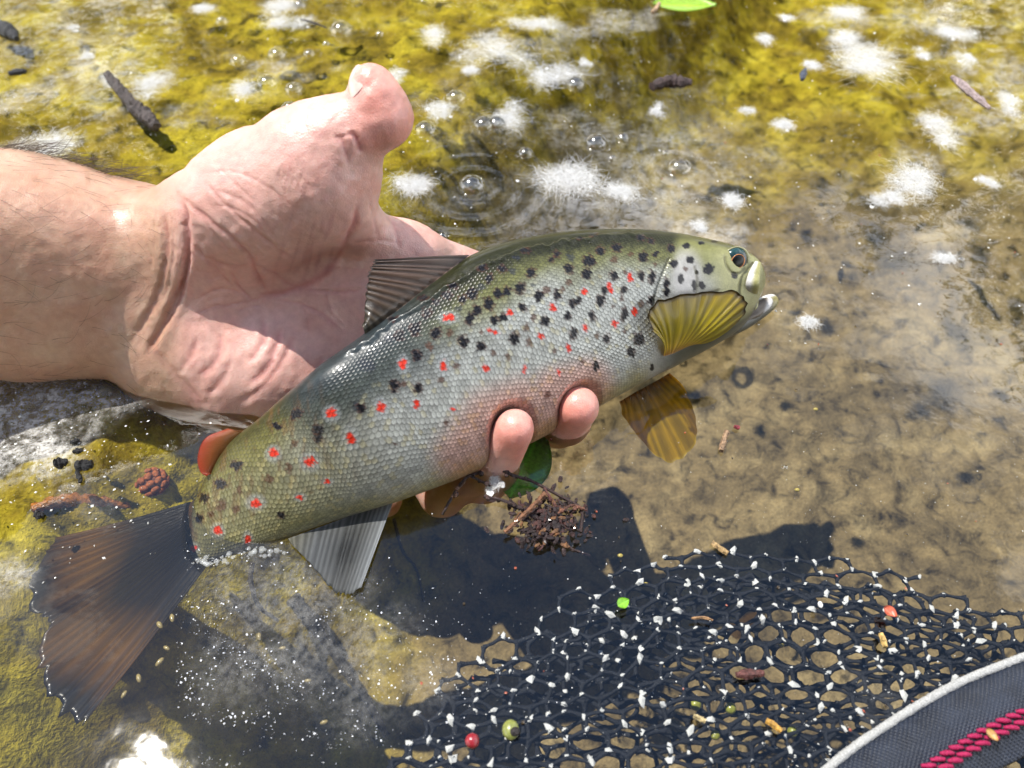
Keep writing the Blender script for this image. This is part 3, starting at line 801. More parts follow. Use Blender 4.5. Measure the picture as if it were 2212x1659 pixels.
# wet mucus film with a lip along the back: catches the sky
film_line = spline([ZA(*q) for q in [(20, 845), (140, 770), (300, 660), (420, 585), (560, 490), (700, 408), (860, 345), (1000, 310), (1150, 288), (1300, 270), (1420, 262), (1500, 262)]], 60)
dl, al = dist_poly(fu, fv_ + (fbm(fu / 16, fv_ / 16, 83, 3) - .5) * 16, film_line)
FV = FV + FNn * (np.exp(-(dl / 5.0) ** 2) * sstep(0, .05, al) * sstep(1, .9, al) * .75 * MM * near_side)[..., None]
scal = (1 - headm) * sstep(0.10, .22, av)
filmm = np.exp(-(dl / 6.0) ** 2) * sstep(0, .05, al) * sstep(1, .85, al) * near_side
def fish_material():
    t = NT('trout_skin_mat')
    uv = t.n('UVMap').outputs[0]
    wob = t.n('TexNoise', Scale=140.0, Detail=2.0, Vector=t.pos()).outputs['Color']
    wob = t.n('VectorMath', _operation='SCALE', i0=t.vmath('SUBTRACT', wob, (.5, .5, .5))); wob.inputs['Scale'].default_value = .0011
    uv = t.vmath('ADD', uv, wob.outputs[0])
    sc = t.n('VectorMath', _operation='MULTIPLY', i0=uv, i1=(1 / LU, 1 / LV, 0)).outputs[0]
    def lat(off):
        q = t.vmath('ADD', sc, (off, off, 0)); q = t.vmath('FRACTION', q); q = t.vmath('SUBTRACT', q, (.5, .5, 0))
        return t.vmath('LENGTH', t.vmath('MULTIPLY', q, (1.732, 1, 0))), q
    (da, qa), (db, qb) = lat(0.0), lat(0.5)
    d = t.math('MINIMUM', da, db)
    first = t.math('LESS_THAN', da, db)
    tilt = t.n('MixRGB', Fac=first, Color1=qb, Color2=qa).outputs[0]
    tx = t.n('SeparateXYZ', i0=tilt).outputs[0]
    h = t.math('ADD', t.ramp(d, [(0.22, 1.0), (0.56, 0.0)]), t.math('MULTIPLY', tx, -1.5))
    s = t.attr('scales', True)
    h = t.math('MULTIPLY', h, s)
    edge = t.ramp(d, [(0.34, 1.06), (0.55, 0.58)])
    c = t.attr('col')
    c = t.mix(t.math('MULTIPLY', s, 0.85), c, t.mix(1.0, c, edge, 'MULTIPLY'))
    n = t.noise(2600.0, 3.0, .6, t.pos())
    c = t.mix(1.0, c, t.ramp(n, [(.3, .78), (.7, 1.2)]), 'MULTIPLY')
    lum = t.n('RGBToBW', i0=c).outputs[0]
    met = t.math('MULTIPLY', t.ramp(lum, [(0.06, 0.0), (0.3, 0.22)]), 1.0)
    b = t.n('BsdfPrincipled', Base__Color=c, Roughness=.36, Metallic=met, Specular__IOR__Level=.28, Coat__Weight=.26, Coat__Roughness=.10, Coat__IOR=1.36)
    hh = t.math('ADD', h, t.math('MULTIPLY', n, .25))
    bp = t.bump(hh, .45, .00028)
    t.set(b.inputs['Normal'], bp)
    t.set(b.inputs['Coat Normal'], t.bump(t.math('ADD', t.math('MULTIPLY', h, .35), t.noise(240., 3., .5, t.pos())), .30, .0006))
    return t.done(b)
FISHMAT = fish_material()
trout = add_obj('trout', None, loc=tuple(ctr[NS // 2] * np.array([1, 1, 0])), label='brown trout with black and red spots lying across the open hand', cat='fish')
T0 = np.array(trout.location)
def tpart(name, me, parent=None, label=None, kind=None):
    o = add_obj(name, me, parent if parent is not None else trout, label=label, kind=kind)
    if parent is None: o.location = -T0
    return o
ff = grid_faces(NS, NT_, True)
v_all = np.vstack([FV.reshape(-1, 3), FV[0].mean(0)[None], FV[-1].mean(0)[None]])
capf = [(NS * NT_, (j + 1) % NT_, j) for j in range(NT_)] + [(NS * NT_ + 1, (NS - 1) * NT_ + j, (NS - 1) * NT_ + (j + 1) % NT_) for j in range(NT_)]
tri = np.array(capf)
quad2 = np.vstack([ff, np.stack([tri[:, 0], tri[:, 1], tri[:, 2], tri[:, 2]], 1)])[: len(ff)]
ext1 = lambda a: np.concatenate([a.reshape(NS * NT_, -1) if a.ndim == 3 else a.ravel()[:, None], (a.reshape(NS * NT_, -1) if a.ndim == 3 else a.ravel()[:, None])[[0, -1]]])
uvs = np.stack([SU.ravel(), SVv.ravel()], -1)
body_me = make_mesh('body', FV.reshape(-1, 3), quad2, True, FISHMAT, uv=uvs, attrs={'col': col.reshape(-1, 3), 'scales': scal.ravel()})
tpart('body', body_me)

# ------------------------------------------------------------------ fins, eye and jaws of the trout
nearmask = (xx > 0.02)
srf = FV[:, nearmask].reshape(-1, 3); su_, sv_2, sd_ = proj(srf)
def surf_depth(u, v):
    k = np.argmin((su_ - u) ** 2 + (sv_2 - v) ** 2)
    return sd_[k]
def mid_depth(u, v):
    cu, cv, cd = proj(ctr)
    tu2, tv2, td = proj(tw); bu2, bv2, bd = proj(bw)
    allu = np.concatenate([cu, tu2, bu2]); allv = np.concatenate([cv, tv2, bv2]); alld = np.concatenate([cd, td, bd])
    return alld[np.argmin((allu - u) ** 2 + (allv - v) ** 2)]
def fin_material():
    t = NT('fin_mat')
    c = t.attr('col'); a = t.attr('alpha', True)
    uv = t.n('UVMap').outputs[0]
    mp = t.n('Mapping', Vector=uv); mp.inputs['Scale'].default_value = (160, 5, 1)
    n = t.noise(1.0, 3.0, .6, mp.outputs[0])
    c = t.mix(1.0, c, t.ramp(n, [(.3, .80), (.7, 1.17)]), 'MULTIPLY')
    b = t.n('BsdfPrincipled', Base__Color=c, Roughness=.30, Specular__IOR__Level=.6, Coat__Weight=.6, Coat__Roughness=.08)
    t.set(b.inputs['Normal'], t.bump(n, .4, .0004))
    tl = t.n('BsdfTranslucent', Color=c)
    m = t.n('MixShader', Fac=.45, i1=b.outputs[0], i2=tl.outputs[0])
    tr = t.n('BsdfTransparent', Color=t.mix(.85, (1, 1, 1, 1), c))
    return t.done(t.n('MixShader', Fac=a, i1=tr.outputs[0], i2=m.outputs[0]))
FINMAT = fin_material()
def fin(name, base, tips, nr, colf, alphaf, label=None, cor=.25, bow=0.0, ragged=.03, nb=26, thick=.32, seed=1):
    """base, tips: world points along the root and the free edge; nr rays"""
    na = nr * 8 + 1
    r3 = np.random.default_rng(seed)
    a = np.linspace(0, 1, na); b = np.linspace(0, 1, nb)
    Bp = spline(base, na); Tp = spline(tips, na)
    rg = 1 + ragged * (np.interp(np.arange(na), np.arange(0, na, 4), r3.random(len(np.arange(0, na, 4)))) * 2 - 1.2)
    ph = a * nr + .22 * np.interp(np.arange(na), np.arange(0, na, 8), r3.normal(size=len(np.arange(0, na, 8))))
    rp = 0.5 + 0.5 * np.cos(2 * np.pi * ph)                        # 1 on a ray, 0 on the web
    bb = b[None, :, None]
    V = Bp[:, None] * (1 - bb * rg[:, None, None]) + Tp[:, None] * bb * rg[:, None, None]
    du = np.gradient(V, axis=0); dv = np.gradient(V, axis=1)
    N = np.cross(du, dv); N /= np.linalg.norm(N, axis=-1)[..., None] + 1e-12
    if ((CAM - V) * N).sum() < 0: N = -N
    V = V + N * ((rp[:, None] - .5) * cor * (0.35 + .65 * b[None]) + bow * np.sin(np.pi * b)[None] * (1 + 0 * a[:, None]) )[..., None] * MM
    tk = (thick * (1 - .75 * b))[None, :, None] * MM
    Vf = (V + N * tk / 2).reshape(-1, 3); Vb = (V - N * tk / 2).reshape(-1, 3)
    F1 = grid_faces(na, nb); n0 = na * nb
    loop = [i * nb for i in range(na)] + [(na - 1) * nb + j for j in range(1, nb)] + [i * nb + nb - 1 for i in range(na - 2, -1, -1)] + [j for j in range(nb - 2, 0, -1)]
    loop = np.array(loop); nx = np.roll(loop, -1)
    F2 = np.stack([loop, nx, nx + n0, loop + n0], 1)
    F = np.vstack([F1, F1[:, ::-1] + n0, F2])
    AA = np.repeat(a[:, None], nb, 1); BB = np.repeat(b[None], na, 0)
    colr = colf(AA, BB, rp[:, None] + 0 * BB).reshape(-1, 3); al = alphaf(AA, BB, rp[:, None] + 0 * BB).ravel()
    uvv = np.stack([AA.ravel(), BB.ravel()], -1)
    return tpart(name, make_mesh(name, np.vstack([Vf, Vb]), F, True, FINMAT, uv=np.vstack([uvv, uvv]), attrs={'col': np.vstack([colr, colr]), 'alpha': np.concatenate([al, al])}), label=label)
def cc(*stops):
    """colour along a value"""
    xs = [s[0] for s in stops]; cs = np.array([s[1] for s in stops])
    return lambda x: np.stack([np.interp(x, xs, cs[:, k]) for k in range(3)], -1)
pw = lambda L, f: [P(np.float64(u), np.float64(v), np.float64(f(u, v))) for u, v in L]
zw = lambda L: [Pz(np.float64(q[0]), np.float64(q[1]), q[2]) for q in L]
sh = lambda c, r, lo=.55: c * (lo + (1 - lo) * r)[..., None]
# dorsal
fin('dorsal_fin', pw([(1014, 551), (962, 592), (900, 640), (842, 684), (788, 722)], lambda u, v: mid_depth(u, v) - .001),
    pw([(812, 560), (800, 580), (794, 615), (789, 655), (786, 700)], lambda u, v: mid_depth(900, 640) - .006), 13,
    lambda A_, B_, r: sh(cc((0, (.20, .14, .115)), (.35, (.20, .12, .08)), (1, (.08, .065, .036)))(A_) * (1.25 - .45 * B_)[..., None], r, .4),
    lambda A_, B_, r: .90 + .1 * r, cor=.28, bow=1.5, ragged=.03, seed=4, label='dark brown folded back fin with wet shiny rays')
# adipose
fin('adipose_fin', pw([(530, 932), (500, 968), (462, 1018)], lambda u, v: mid_depth(u, v) - .001),
    pw([(492, 926), (444, 946), (427, 985), (432, 1018), (447, 1028)], lambda u, v: mid_depth(490, 970) - .003), 6,
    lambda A_, B_, r: cc((0, (.24, .16, .045)), (.55, (.38, .12, .030)), (1, (.52, .07, .025)))(B_), lambda A_, B_, r: .86 + 0 * B_, cor=.02, bow=.8, thick=1.3, ragged=0.0, label='small fleshy fin with an orange red edge')
# anal
fin('anal_fin', zw([(852, 1076, .001), (790, 1102, .001), (710, 1132, .001), (622, 1164, .0012)]),
    zw([(780, 1270, .0016), (745, 1285, .0014), (712, 1268, .0014), (670, 1218, .0016), (630, 1176, .0016)]), 17,
    lambda A_, B_, r: (1 - .35 * np.exp(-((A_ - .42) / .16) ** 2 - ((B_ - .5) / .3) ** 2))[..., None] * sh(cc((0, (.34, .36, .37)), (.3, (.15, .155, .15)), (.75, (.19, .20, .205)), (1, (.22, .21, .15)))(A_), r, .82),
    lambda A_, B_, r: .50 + .3 * r * (1 - .4 * B_) + .3 * sstep(.12, 0, A_) - .25 * np.exp(-((A_ - .42) / .16) ** 2 - ((B_ - .5) / .3) ** 2), cor=.05, ragged=.02, seed=6, label='pale silvery fin lying on the water')
# tail
fin('tail_fin', zw([(412, 1084, -.0035), (402, 1130, -.0035), (406, 1185, -.004), (440, 1232, -.006)]),
    zw([(92, 1168, -.018), (58, 1214, -.019), (50, 1265, -.020), (78, 1320, -.020), (106, 1345, -.020), (92, 1400, -.020), (88, 1455, -.020), (112, 1515, -.020), (150, 1555, -.019), (182, 1562, -.018)]), 22,
    lambda A_, B_, r: sh(cc((0, (.008, .006, .003)), (.4, (.022, .013, .004)), (.70, (.21, .095, .010)), (.86, (.16, .07, .008)), (1, (.006, .004, .003)))(np.clip(B_ + .10 * np.sin(A_ * 9), 0, 1)), r, .55) * (1 - .6 * np.exp(-((A_ - .42) / .07) ** 2) * sstep(.4, .8, B_))[..., None],
    lambda A_, B_, r: .93 - .18 * sstep(.5, .8, B_) + .1 * sstep(.9, 1, B_), cor=.35, bow=-1.0, ragged=.035, nb=34, seed=9, label='broad dark brown tail fin under the water')
# breast fin on the near side
fin('pectoral_fin', pw([(1434, 769), (1452, 764), (1470, 755), (1490, 742)], lambda u, v: surf_depth(u, v) - .0006),
    pw([(1407, 712), (1400, 672), (1425, 648), (1465, 638), (1505, 632), (1548, 628), (1586, 628), (1606, 643), (1613, 664), (1602, 688), (1572, 708)], lambda u, v: surf_depth(min(u, 1560), v) - .006), 13,
    lambda A_, B_, r: sh(cc((0, (.62, .33, .09)), (.06, (.55, .36, .08)), (.18, (.74, .56, .07)), (.5, (.62, .49, .018)), (.93, (.42, .30, .015)), (.97, (.10, .055, .015)), (1, (.05, .03, .012)))(B_), r, .62) * (1 - .25 * sstep(.6, 1, A_))[..., None],
    lambda A_, B_, r: .93 + 0 * B_, cor=.5, bow=2.2, ragged=.025, seed=11, label='amber yellow breast fin spread over the gill cover')
# breast fin of the far side, in the water
fin('pectoral_fin', zw([(1338, 868, -.001), (1375, 846, -.001), (1412, 826, -.001), (1446, 806, -.001)]),
    zw([(1352, 905, -.010), (1380, 945, -.014), (1422, 988, -.016), (1455, 997, -.017), (1492, 975, -.017), (1506, 935, -.016), (1498, 885, -.013), (1482, 848, -.009)]), 11,
    lambda A_, B_, r: sh(cc((0, (.48, .24, .05)), (.22, (.80, .58, .012)), (.85, (.86, .64, .010)), (1, (.9, .68, .05)))(B_), r, .75) * (1 + .5 * sstep(.94, 1, A_))[..., None],
    lambda A_, B_, r: .30 + .12 * r, cor=.2, bow=1.0, ragged=.02, seed=13, label='yellow breast fin spread in the water')
# belly fin squeezed by the fingers
fin('pelvic_fin', zw([(1046, 955, .006), (1038, 968, .005), (1030, 980, .004)]), zw([(984, 994, .004), (978, 1001, .003), (978, 1008, .003)]), 5,
    lambda A_, B_, r: sh(cc((0, (.10, .085, .06)), (1, (.22, .20, .17)))(A_), r, .6), lambda A_, B_, r: .95 + 0 * B_, cor=.25, bow=.8, seed=15, label='dark narrow belly fin pressed flat beside the finger')

# eye
def col_mat(name, c, rough=.3, coat=0.0, **k): return simple_mat(name, c, rough, .5, .15, 900., 0.0, coat, **k)
EYE_U, EYE_V = 1588., 562.
ed = surf_depth(EYE_U, EYE_V)
ec = P(np.float64(EYE_U), np.float64(EYE_V), np.float64(ed + .0022))
kf = np.argmin(np.abs(proj(ctr)[0] - EYE_U))
en_ = (CAM - ec) / np.linalg.norm(CAM - ec) * .35 + nrm[kf] * .65; en_ /= np.linalg.norm(en_)
ea = np.cross(en_, [0, 0, 1.0]); ea /= np.linalg.norm(ea); eb = np.cross(en_, ea)
ER = 28.0 * ed / FPX
iv, if_ = ICO3
def dome(r, depth, off):
    return ec + (iv[:, 0:1] * ea + iv[:, 1:2] * eb) * r + iv[:, 2:3] * en_ * depth + en_ * off
eye_col = lerp(np.broadcast_to(C(.006, .014, .016), iv.shape), C(.02, .06, .06), sstep(.2, .9, np.abs(iv[:, 1]) * (iv[:, 1] < 0)))
eye = tpart('eye', make_mesh('eye', dome(ER, ER * .55, 0), np.array(if_), True, col_mat('eye_mat', (1, 1, 1), .15, .25, use_col=True), attrs={'col': eye_col}), label='round dark eye with a thin orange ring')
pu = ec + en_ * (ER * .50)
pv = pu + ea * 0 + (iv[:, 0:1] * ea + iv[:, 1:2] * eb) * ER * .50 + iv[:, 2:3] * en_ * ER * .12
tpart('pupil', make_mesh('pupil', pv, np.array(if_), True, col_mat('pupil_mat', (.001, .001, .001), .3, .0)), eye)
m = MB(); th_ = np.linspace(0, 2 * np.pi, 40)
m.tube(pu + (np.cos(th_)[:, None] * ea + np.sin(th_)[:, None] * eb) * ER * .53 + en_ * ER * .02, ER * .035, 6)
o = m.build('iris_ring', col_mat('iris_mat', (.55, .22, .08), .25), eye)
m = MB(); m.tube(ec + (np.cos(th_)[:, None] * ea + np.sin(th_)[:, None] * eb) * ER * 1.03 + en_ * ER * .05, ER * (.10 + .05 * np.cos(th_ * 2)), 7)
o = m.build('eyelid', col_mat('eyelid_mat', (.30, .29, .15), .3, .8)); o.parent = eye
# jaws
def flat_tube(path, rad, colf, name, label, asp=.6, mat=None, n=40, sides=20):
    pth = spline(path, n); rr = np.interp(np.linspace(0, 1, n), np.linspace(0, 1, len(rad)), rad)
    rr = rr * np.sqrt(np.clip(1 - np.clip((np.linspace(0, 1, n) - .9) / .1, 0, .98) ** 2, 0, 1))
    t = np.gradient(pth, axis=0); t /= np.linalg.norm(t, axis=1)[:, None]
    nn_ = (CAM - pth); nn_ /= np.linalg.norm(nn_, axis=1)[:, None]
    s_ = np.cross(t, nn_); s_ /= np.linalg.norm(s_, axis=1)[:, None]; nn_ = np.cross(s_, t)
    an = np.arange(sides) / sides * 2 * np.pi
    V = pth[:, None] + rr[:, None, None] * (np.cos(an)[None, :, None] * s_[:, None] + asp * np.sin(an)[None, :, None] * nn_[:, None])
    cf = colf(np.repeat(np.linspace(0, 1, n)[:, None], sides, 1), np.repeat(np.cos(an)[None], n, 0))
    F = [tuple(q) for q in grid_faces(n, sides, True)] + [tuple(range(sides)), tuple(reversed(range((n - 1) * sides, n * sides)))]
    me = make_mesh(name, V.reshape(-1, 3), F, True, mat, attrs={'col': cf.reshape(-1, 3)})
    return tpart(name, me, label=label)
JAW = simple_mat('jaw_mat', (1, 1, 1), .4, .4, .12, 1500., .15, .3, use_col=True)
px = lambda q: q * .33 / FPX
flat_tube(pw([(1638, 566), (1630, 590), (1625, 620), (1625, 648), (1627, 670)], lambda u, v: surf_depth(min(u, 1622), min(v, 640)) - .0012), [px(6), px(11), px(14), px(13), px(9)],
          lambda A_, s: lerp(np.broadcast_to(C(.62, .61, .58), A_.shape + (3,)), C(.36, .34, .14), sstep(-.25, .15, s * -1)), 'upper_jaw', 'pale upper jaw plate hanging over the open mouth', .5, JAW)
flat_tube(zw([(1460, 752, .004), (1540, 717, .004), (1600, 690, .004), (1640, 667, .004), (1664, 652, .004), (1678, 643, .004)]), [px(8), px(24), px(24), px(21), px(17), px(10)],
          lambda A_, s: lerp(lerp(np.broadcast_to(C(.05, .05, .036), A_.shape + (3,)), C(.26, .22, .06), sstep(.6, .95, A_)), C(.62, .62, .60), sstep(.2, .75, s * -1 + .0) * sstep(.55, .75, A_)), 'lower_jaw', 'grey lower jaw with a pale tip in the water', .7, JAW)
flat_tube(zw([(1600, 690, .006), (1630, 672, .006), (1655, 655, .006), (1668, 646, .006)]), [px(10), px(15), px(13), px(5)],
          lambda A_, s: lerp(np.broadcast_to(C(.07, .045, .022), A_.shape + (3,)), C(.55, .54, .52), sstep(.55, .75, A_ + .2 * s)), 'mouth', 'dark inside of the open mouth', .5, JAW)

# ------------------------------------------------------------------ hair of the forearm, thumbnail
r4 = np.random.default_rng(21)
edge_up = (hu < 275) & (hu > -20) & (facing < .75) & (hvv < 480)
edge_dn = (hu < 330) & (hu > -20) & (facing < .75) & (hvv > 720)
mid_ = (hu < 330) & (hu > -20) & (facing > .75)
roots = np.concatenate([r4.choice(np.where(edge_up)[0], 520), r4.choice(np.where(edge_dn)[0], 230), r4.choice(np.where(mid_)[0], 150)])
m = MB()
hn_c = hn
for k, i in enumerate(roots):
    p0 = hv[i]; n0 = hn_c[i]
    edge = k < 750
    al_ = RIGHT * (.8 + .5 * r4.random()) + UP * r4.normal() * .45 - FWD * .1
    al_ = al_ - n0 * (al_ @ n0) * .8; al_ /= np.linalg.norm(al_)
    L = (.006 + .011 * r4.random()) * (1 if edge else .75)
    q = np.linspace(0, 1, 6)[:, None]
    lift = .55 if edge else .16
    curl = np.cross(n0, al_) * r4.normal() * .35
    pts = p0 - n0 * .0002 + al_ * L * q + n0 * L * lift * (q - .55 * q * q) + curl * L * q * q
    c0 = np.array([.045, .026, .013]) * (.6 + 1.5 * r4.random())
    m.tube(pts, np.array([.05, .05, .045, .04, .03, .015]) * (1.7 if edge else .9) * MM, 3, col=c0, cap=False)
HAIR = simple_mat('hair_mat', (1, 1, 1), .35, .5, .1, 300., use_col=True)
o = m.build('arm_hair', HAIR, hand, kind='stuff')
# thumbnail: a curved plate on the outer side of the thumb tip
tipc = P(*[np.float64(q) for q in lean((790, 172, .283), 1)[0]])
nd_ = -RIGHT * .72 - FWD * .55 + UP * .2; nd_ /= np.linalg.norm(nd_)
selv = np.where((np.abs(hu - 772) < 22) & (np.abs(hvv - 172) < 16) & (facing > .02))[0]
if len(selv):
    dirs = hv[selv] - P(*[np.float64(q) for q in lean((806, 190, .283), 1)[0]])
    proj_n = dirs @ nd_
    c0 = hv[selv[np.argmax(proj_n)]]; n0 = hn[selv[np.argmax(proj_n)]]
    la = UP * .9 - RIGHT * .25; la = la - n0 * (la @ n0); la /= np.linalg.norm(la); lb = np.cross(n0, la)
    A_, B_ = np.meshgrid(np.linspace(-1, 1, 15), np.linspace(-1, 1, 15), indexing='ij')
    X_ = A_ * np.sqrt(1 - B_ ** 2 * .5); Y_ = B_ * np.sqrt(1 - A_ ** 2 * .5)
    V = c0 + la * (X_ * .0055)[..., None] + lb * (Y_ * .0050)[..., None] + n0 * (.0002 - .0030 * Y_ ** 2 - .0013 * X_ ** 2)[..., None]
    V2 = V - n0 * .0007
    F1 = grid_faces(15, 15)
    NAIL = simple_mat('nail_mat', (.72, .48, .40), .22, .6, .08, 300., 0, .7)
    add_obj('thumbnail', make_mesh('thumbnail', np.vstack([V.reshape(-1, 3), V2.reshape(-1, 3)]), np.vstack([F1, F1[:, ::-1] + 225]), True, NAIL), hand)

# ================================================================== LANDING NET
net = add_obj('landing_net', None, loc=tuple(Pz(1500., 1400.)), label='dark knotted landing net with white flecks under a navy rim', cat='net')
N0 = np.array(net.location)
def npart(name, me, label=None, kind=None, parent=None):
    o = add_obj(name, me, net if parent is None else parent, label=label, kind=kind)
    if parent is None: o.location = -N0
    return o
OUT = np.array([(1275, 1248), (1380, 1214), (1500, 1187), (1600, 1188), (1700, 1194), (1800, 1203), (1900, 1212), (1975, 1222), (2030, 1262), (2120, 1292), (2260, 1322), (2400, 1400), (2400, 1900),
                (700, 1900), (770, 1720), (815, 1625), (890, 1530), (1000, 1420), (1150, 1330)], float)
def in_poly(u, v, poly):
    c = np.zeros(u.shape, bool); n = len(poly); j = n - 1
    for i in range(n):
        xi, yi = poly[i]; xj, yj = poly[j]
        c ^= ((yi > v) != (yj > v)) & (u < (xj - xi) * (v - yi) / (yj - yi + 1e-12) + xi)
        j = i
    return c
def net_layer(cellm, seed, z0, relief, rad, poly, warp=.35):
    """hexagonal mesh on a rumpled sheet; returns tubes and knot places"""
    r5 = np.random.default_rng(seed)
    w = cellm
    nodes = {}; edges = set()
    x0, x1, y0, y1 = -.08, .26, -.20, .03
    nx_, ny_ = int((x1 - x0) / (w * 1.5)) + 2, int((y1 - y0) / (w * .866)) + 2
    P2 = []; key = {}
    def node(i, j, k):
        return key.setdefault((i, j, k), len(key))
    pos = {}
    for i in range(nx_ * 2):
        for j in range(ny_ * 2): pass
    # brick-wall hexagons: nodes on rows, alternate vertical links
    cols = int((x1 - x0) / (w * .866)); rows = int((y1 - y0) / (w * .75))
    gi, gj = np.meshgrid(np.arange(cols), np.arange(rows), indexing='ij')
    up_ = ((gi + gj) % 2 == 0)
    x = x0 + gi * w * .866; y = y0 + gj * w * 1.5 * .62 + np.where(up_, .16, -.16) * w
    # fold the sheet: stretch and squeeze it unevenly
    x = x + w * warp * 3 * (fbm(x * 16, y * 16, seed, 3) - .5) * 2 + w * .18 * (r5.random(x.shape) - .5)
    y = y + w * warp * 4.5 * (fbm(x * 14 + 7, y * 22, seed + 3, 3) - .5) * 2 + w * .18 * (r5.random(x.shape) - .5)
    z = z0 + relief * (fbm(x * 24, y * 34, seed + 9, 3) - .5) * 2
    p = np.stack([x, y, z], -1)
    u, v, _ = proj(p)
    ins = in_poly(u, v, poly) & (u > 700) & (u < 2330) & (v < 1760)
    m = MB()
    knots = []
    q = np.linspace(0, 1, 4)[:, None]
    def link(a, b):
        mid = (a + b) / 2 + r5.normal(size=3) * w * .04
        pts = np.array([a, .5 * (a + mid), mid, .5 * (b + mid), b])
        m.tube(pts, np.array([1.35, .85, .75, .85, 1.35]) * rad, 5, col=np.array([1, 1, 1.]) * (.6 + .8 * r5.random()), cap=False, rough=.30)
    for i in range(cols - 1):
        for j in range(rows):
            if not ins[i, j]: continue
            if ins[i + 1, j]: link(p[i, j], p[i + 1, j])
            if up_[i, j] and j + 1 < rows and ins[i, j + 1]: link(p[i, j], p[i, j + 1])
            if up_[i, j] or r5.random() < .45: knots.append(p[i, j])
    return m, np.array(knots)
NETM = simple_mat('net_cord_mat', (.010, .012, .018), .55, .4, .5, 2500., .6, use_col=True)
KNOTM = simple_mat('net_knot_mat', (.66, .68, .70), .6, .3, .2, 3000., .3)
m1, k1 = net_layer(.0062, 11, -.0030, .0038, .00074, OUT)
me = make_mesh('mesh_cord', np.vstack(m1.v), m1.f, True, NETM, attrs={'col': np.vstack(m1.c)}); npart('mesh', me, 'upper layer of dark mesh cord', 'stuff')
INN = OUT + np.array([0, 45.0])
m2, k2 = net_layer(.0064, 23, -.012, .0060, .00085, INN)
me = make_mesh('mesh_cord', np.vstack(m2.v), m2.f, True, NETM, attrs={'col': np.vstack(m2.c)}); npart('mesh', me, 'lower layer of dark mesh cord', 'stuff')
m3, k3 = net_layer(.0058, 37, -.024, .0060, .00095, INN + np.array([0, 20.0]))
me = make_mesh('mesh_cord', np.vstack(m3.v), m3.f, True, NETM, attrs={'col': np.vstack(m3.c)}); npart('mesh', me, 'deepest layer of dark mesh cord', 'stuff')
r6 = np.random.default_rng(5)
# each knot has a frayed pale fleck
kvs = []
for q_ in range(6):
    w = ICO1[0] * np.array([1.0, .75, .55]) * (1 + 1.1 * (r6.random((len(ICO1[0]), 1)) - .5))
    w[:, 0] += .35 * (r6.random() - .5) * w[:, 1] ** 2; kvs.append(w)
knot_mes = [make_mesh('knot', w, ICO1[1], False, KNOTM) for w in kvs]
ku, kvv, _ = proj(k1); vis = (ku > -20) & (ku < 2232) & (kvv < 1680)
k1v = k1[vis]; order = r6.permutation(len(k1v))
rest = MB()
def knot_xf(): return r6.random() * np.pi * 2, (.00062 + .00088 * r6.random() ** 1.3)
for n_i, i in enumerate(order):
    az, sz = knot_xf()
    if n_i < 300:
        o = npart('knot', knot_mes[n_i % 6]); o.location = Vector(k1v[i] - N0 + np.array([0, 0, .0006])); o.scale = (sz * 1.15, sz, sz); o.rotation_euler = (r6.normal() * .3, r6.normal() * .3, az)
    else:
        c, s = math.cos(az), math.sin(az); v = kvs[i % 6] * sz; rest.add(np.stack([v[:, 0] * c - v[:, 1] * s, v[:, 0] * s + v[:, 1] * c, v[:, 2]], 1) + k1v[i] + [0, 0, .0006], ICO1[1])
for kk in (k2, k3):
    for i in range(len(kk)):
        if r6.random() < .35: continue
        az, sz = knot_xf(); c, s = math.cos(az), math.sin(az); v = kvs[i % 6] * sz * .8
        rest.add(np.stack([v[:, 0] * c - v[:, 1] * s, v[:, 0] * s + v[:, 1] * c, v[:, 2]], 1) + kk[i] + [0, 0, .0006], ICO1[1])
me = make_mesh('knots_rest', np.vstack(rest.v), rest.f, True, KNOTM); npart('knot', me, None, 'stuff')
# rim: navy cloth sleeve with pale piping and magenta stitching
HOOP = [(.0791, -.1401), (.0847, -.1361), (.0934, -.1308), (.1025, -.1259), (.1119, -.1211), (.1217, -.1165), (.1307, -.1129), (.1395, -.1099), (.1492, -.1068), (.165, -.1030), (.190, -.0990), (.215, -.0975), (.240, -.0985), (.265, -.1035), (.288, -.1120),
        (.308, -.1250), (.322, -.1430), (.328, -.1640), (.322, -.1850), (.306, -.2020), (.282, -.2160), (.250, -.2270), (.210, -.2350), (.170, -.2390), (.130, -.2370), (.100, -.2280), (.078, -.2130), (.064, -.1940), (.060, -.1740), (.066, -.1550), (.0735, -.1455)]
nh = len(HOOP); hp = np.array(HOOP + HOOP[:1]); NP_ = 640
ext_ = np.vstack([hp[-3:-1], hp, hp[1:3]])
ring2 = spline(ext_, ts=np.linspace(2, 2 + nh, NP_))
PIPE = np.column_stack([ring2, .0035 + .0015 * sstep(.08, .2, ring2[:, 0])])
tg_ = np.gradient(ring2, axis=0); tg_ /= np.linalg.norm(tg_, axis=1)[:, None]
inw = np.column_stack([tg_[:, 1], -tg_[:, 0], 0 * tg_[:, 0]])               # the loop runs clockwise, so this points into it
EDGE = PIPE + inw * .0217
ns_ = 26
q = np.linspace(0, 1, ns_)
band = PIPE[:, None] * (1 - q)[None, :, None] + EDGE[:, None] * q[None, :, None]
band[..., 2] += (.0052 * np.sin(np.pi * q ** .8))[None] + .0012 * (fbm(band[..., 0] * 90, band[..., 1] * 90, 5, 3) - .5)
low = band[:, ::-1].copy(); low[..., 2] -= .009
loopv = np.concatenate([band, low], 1)
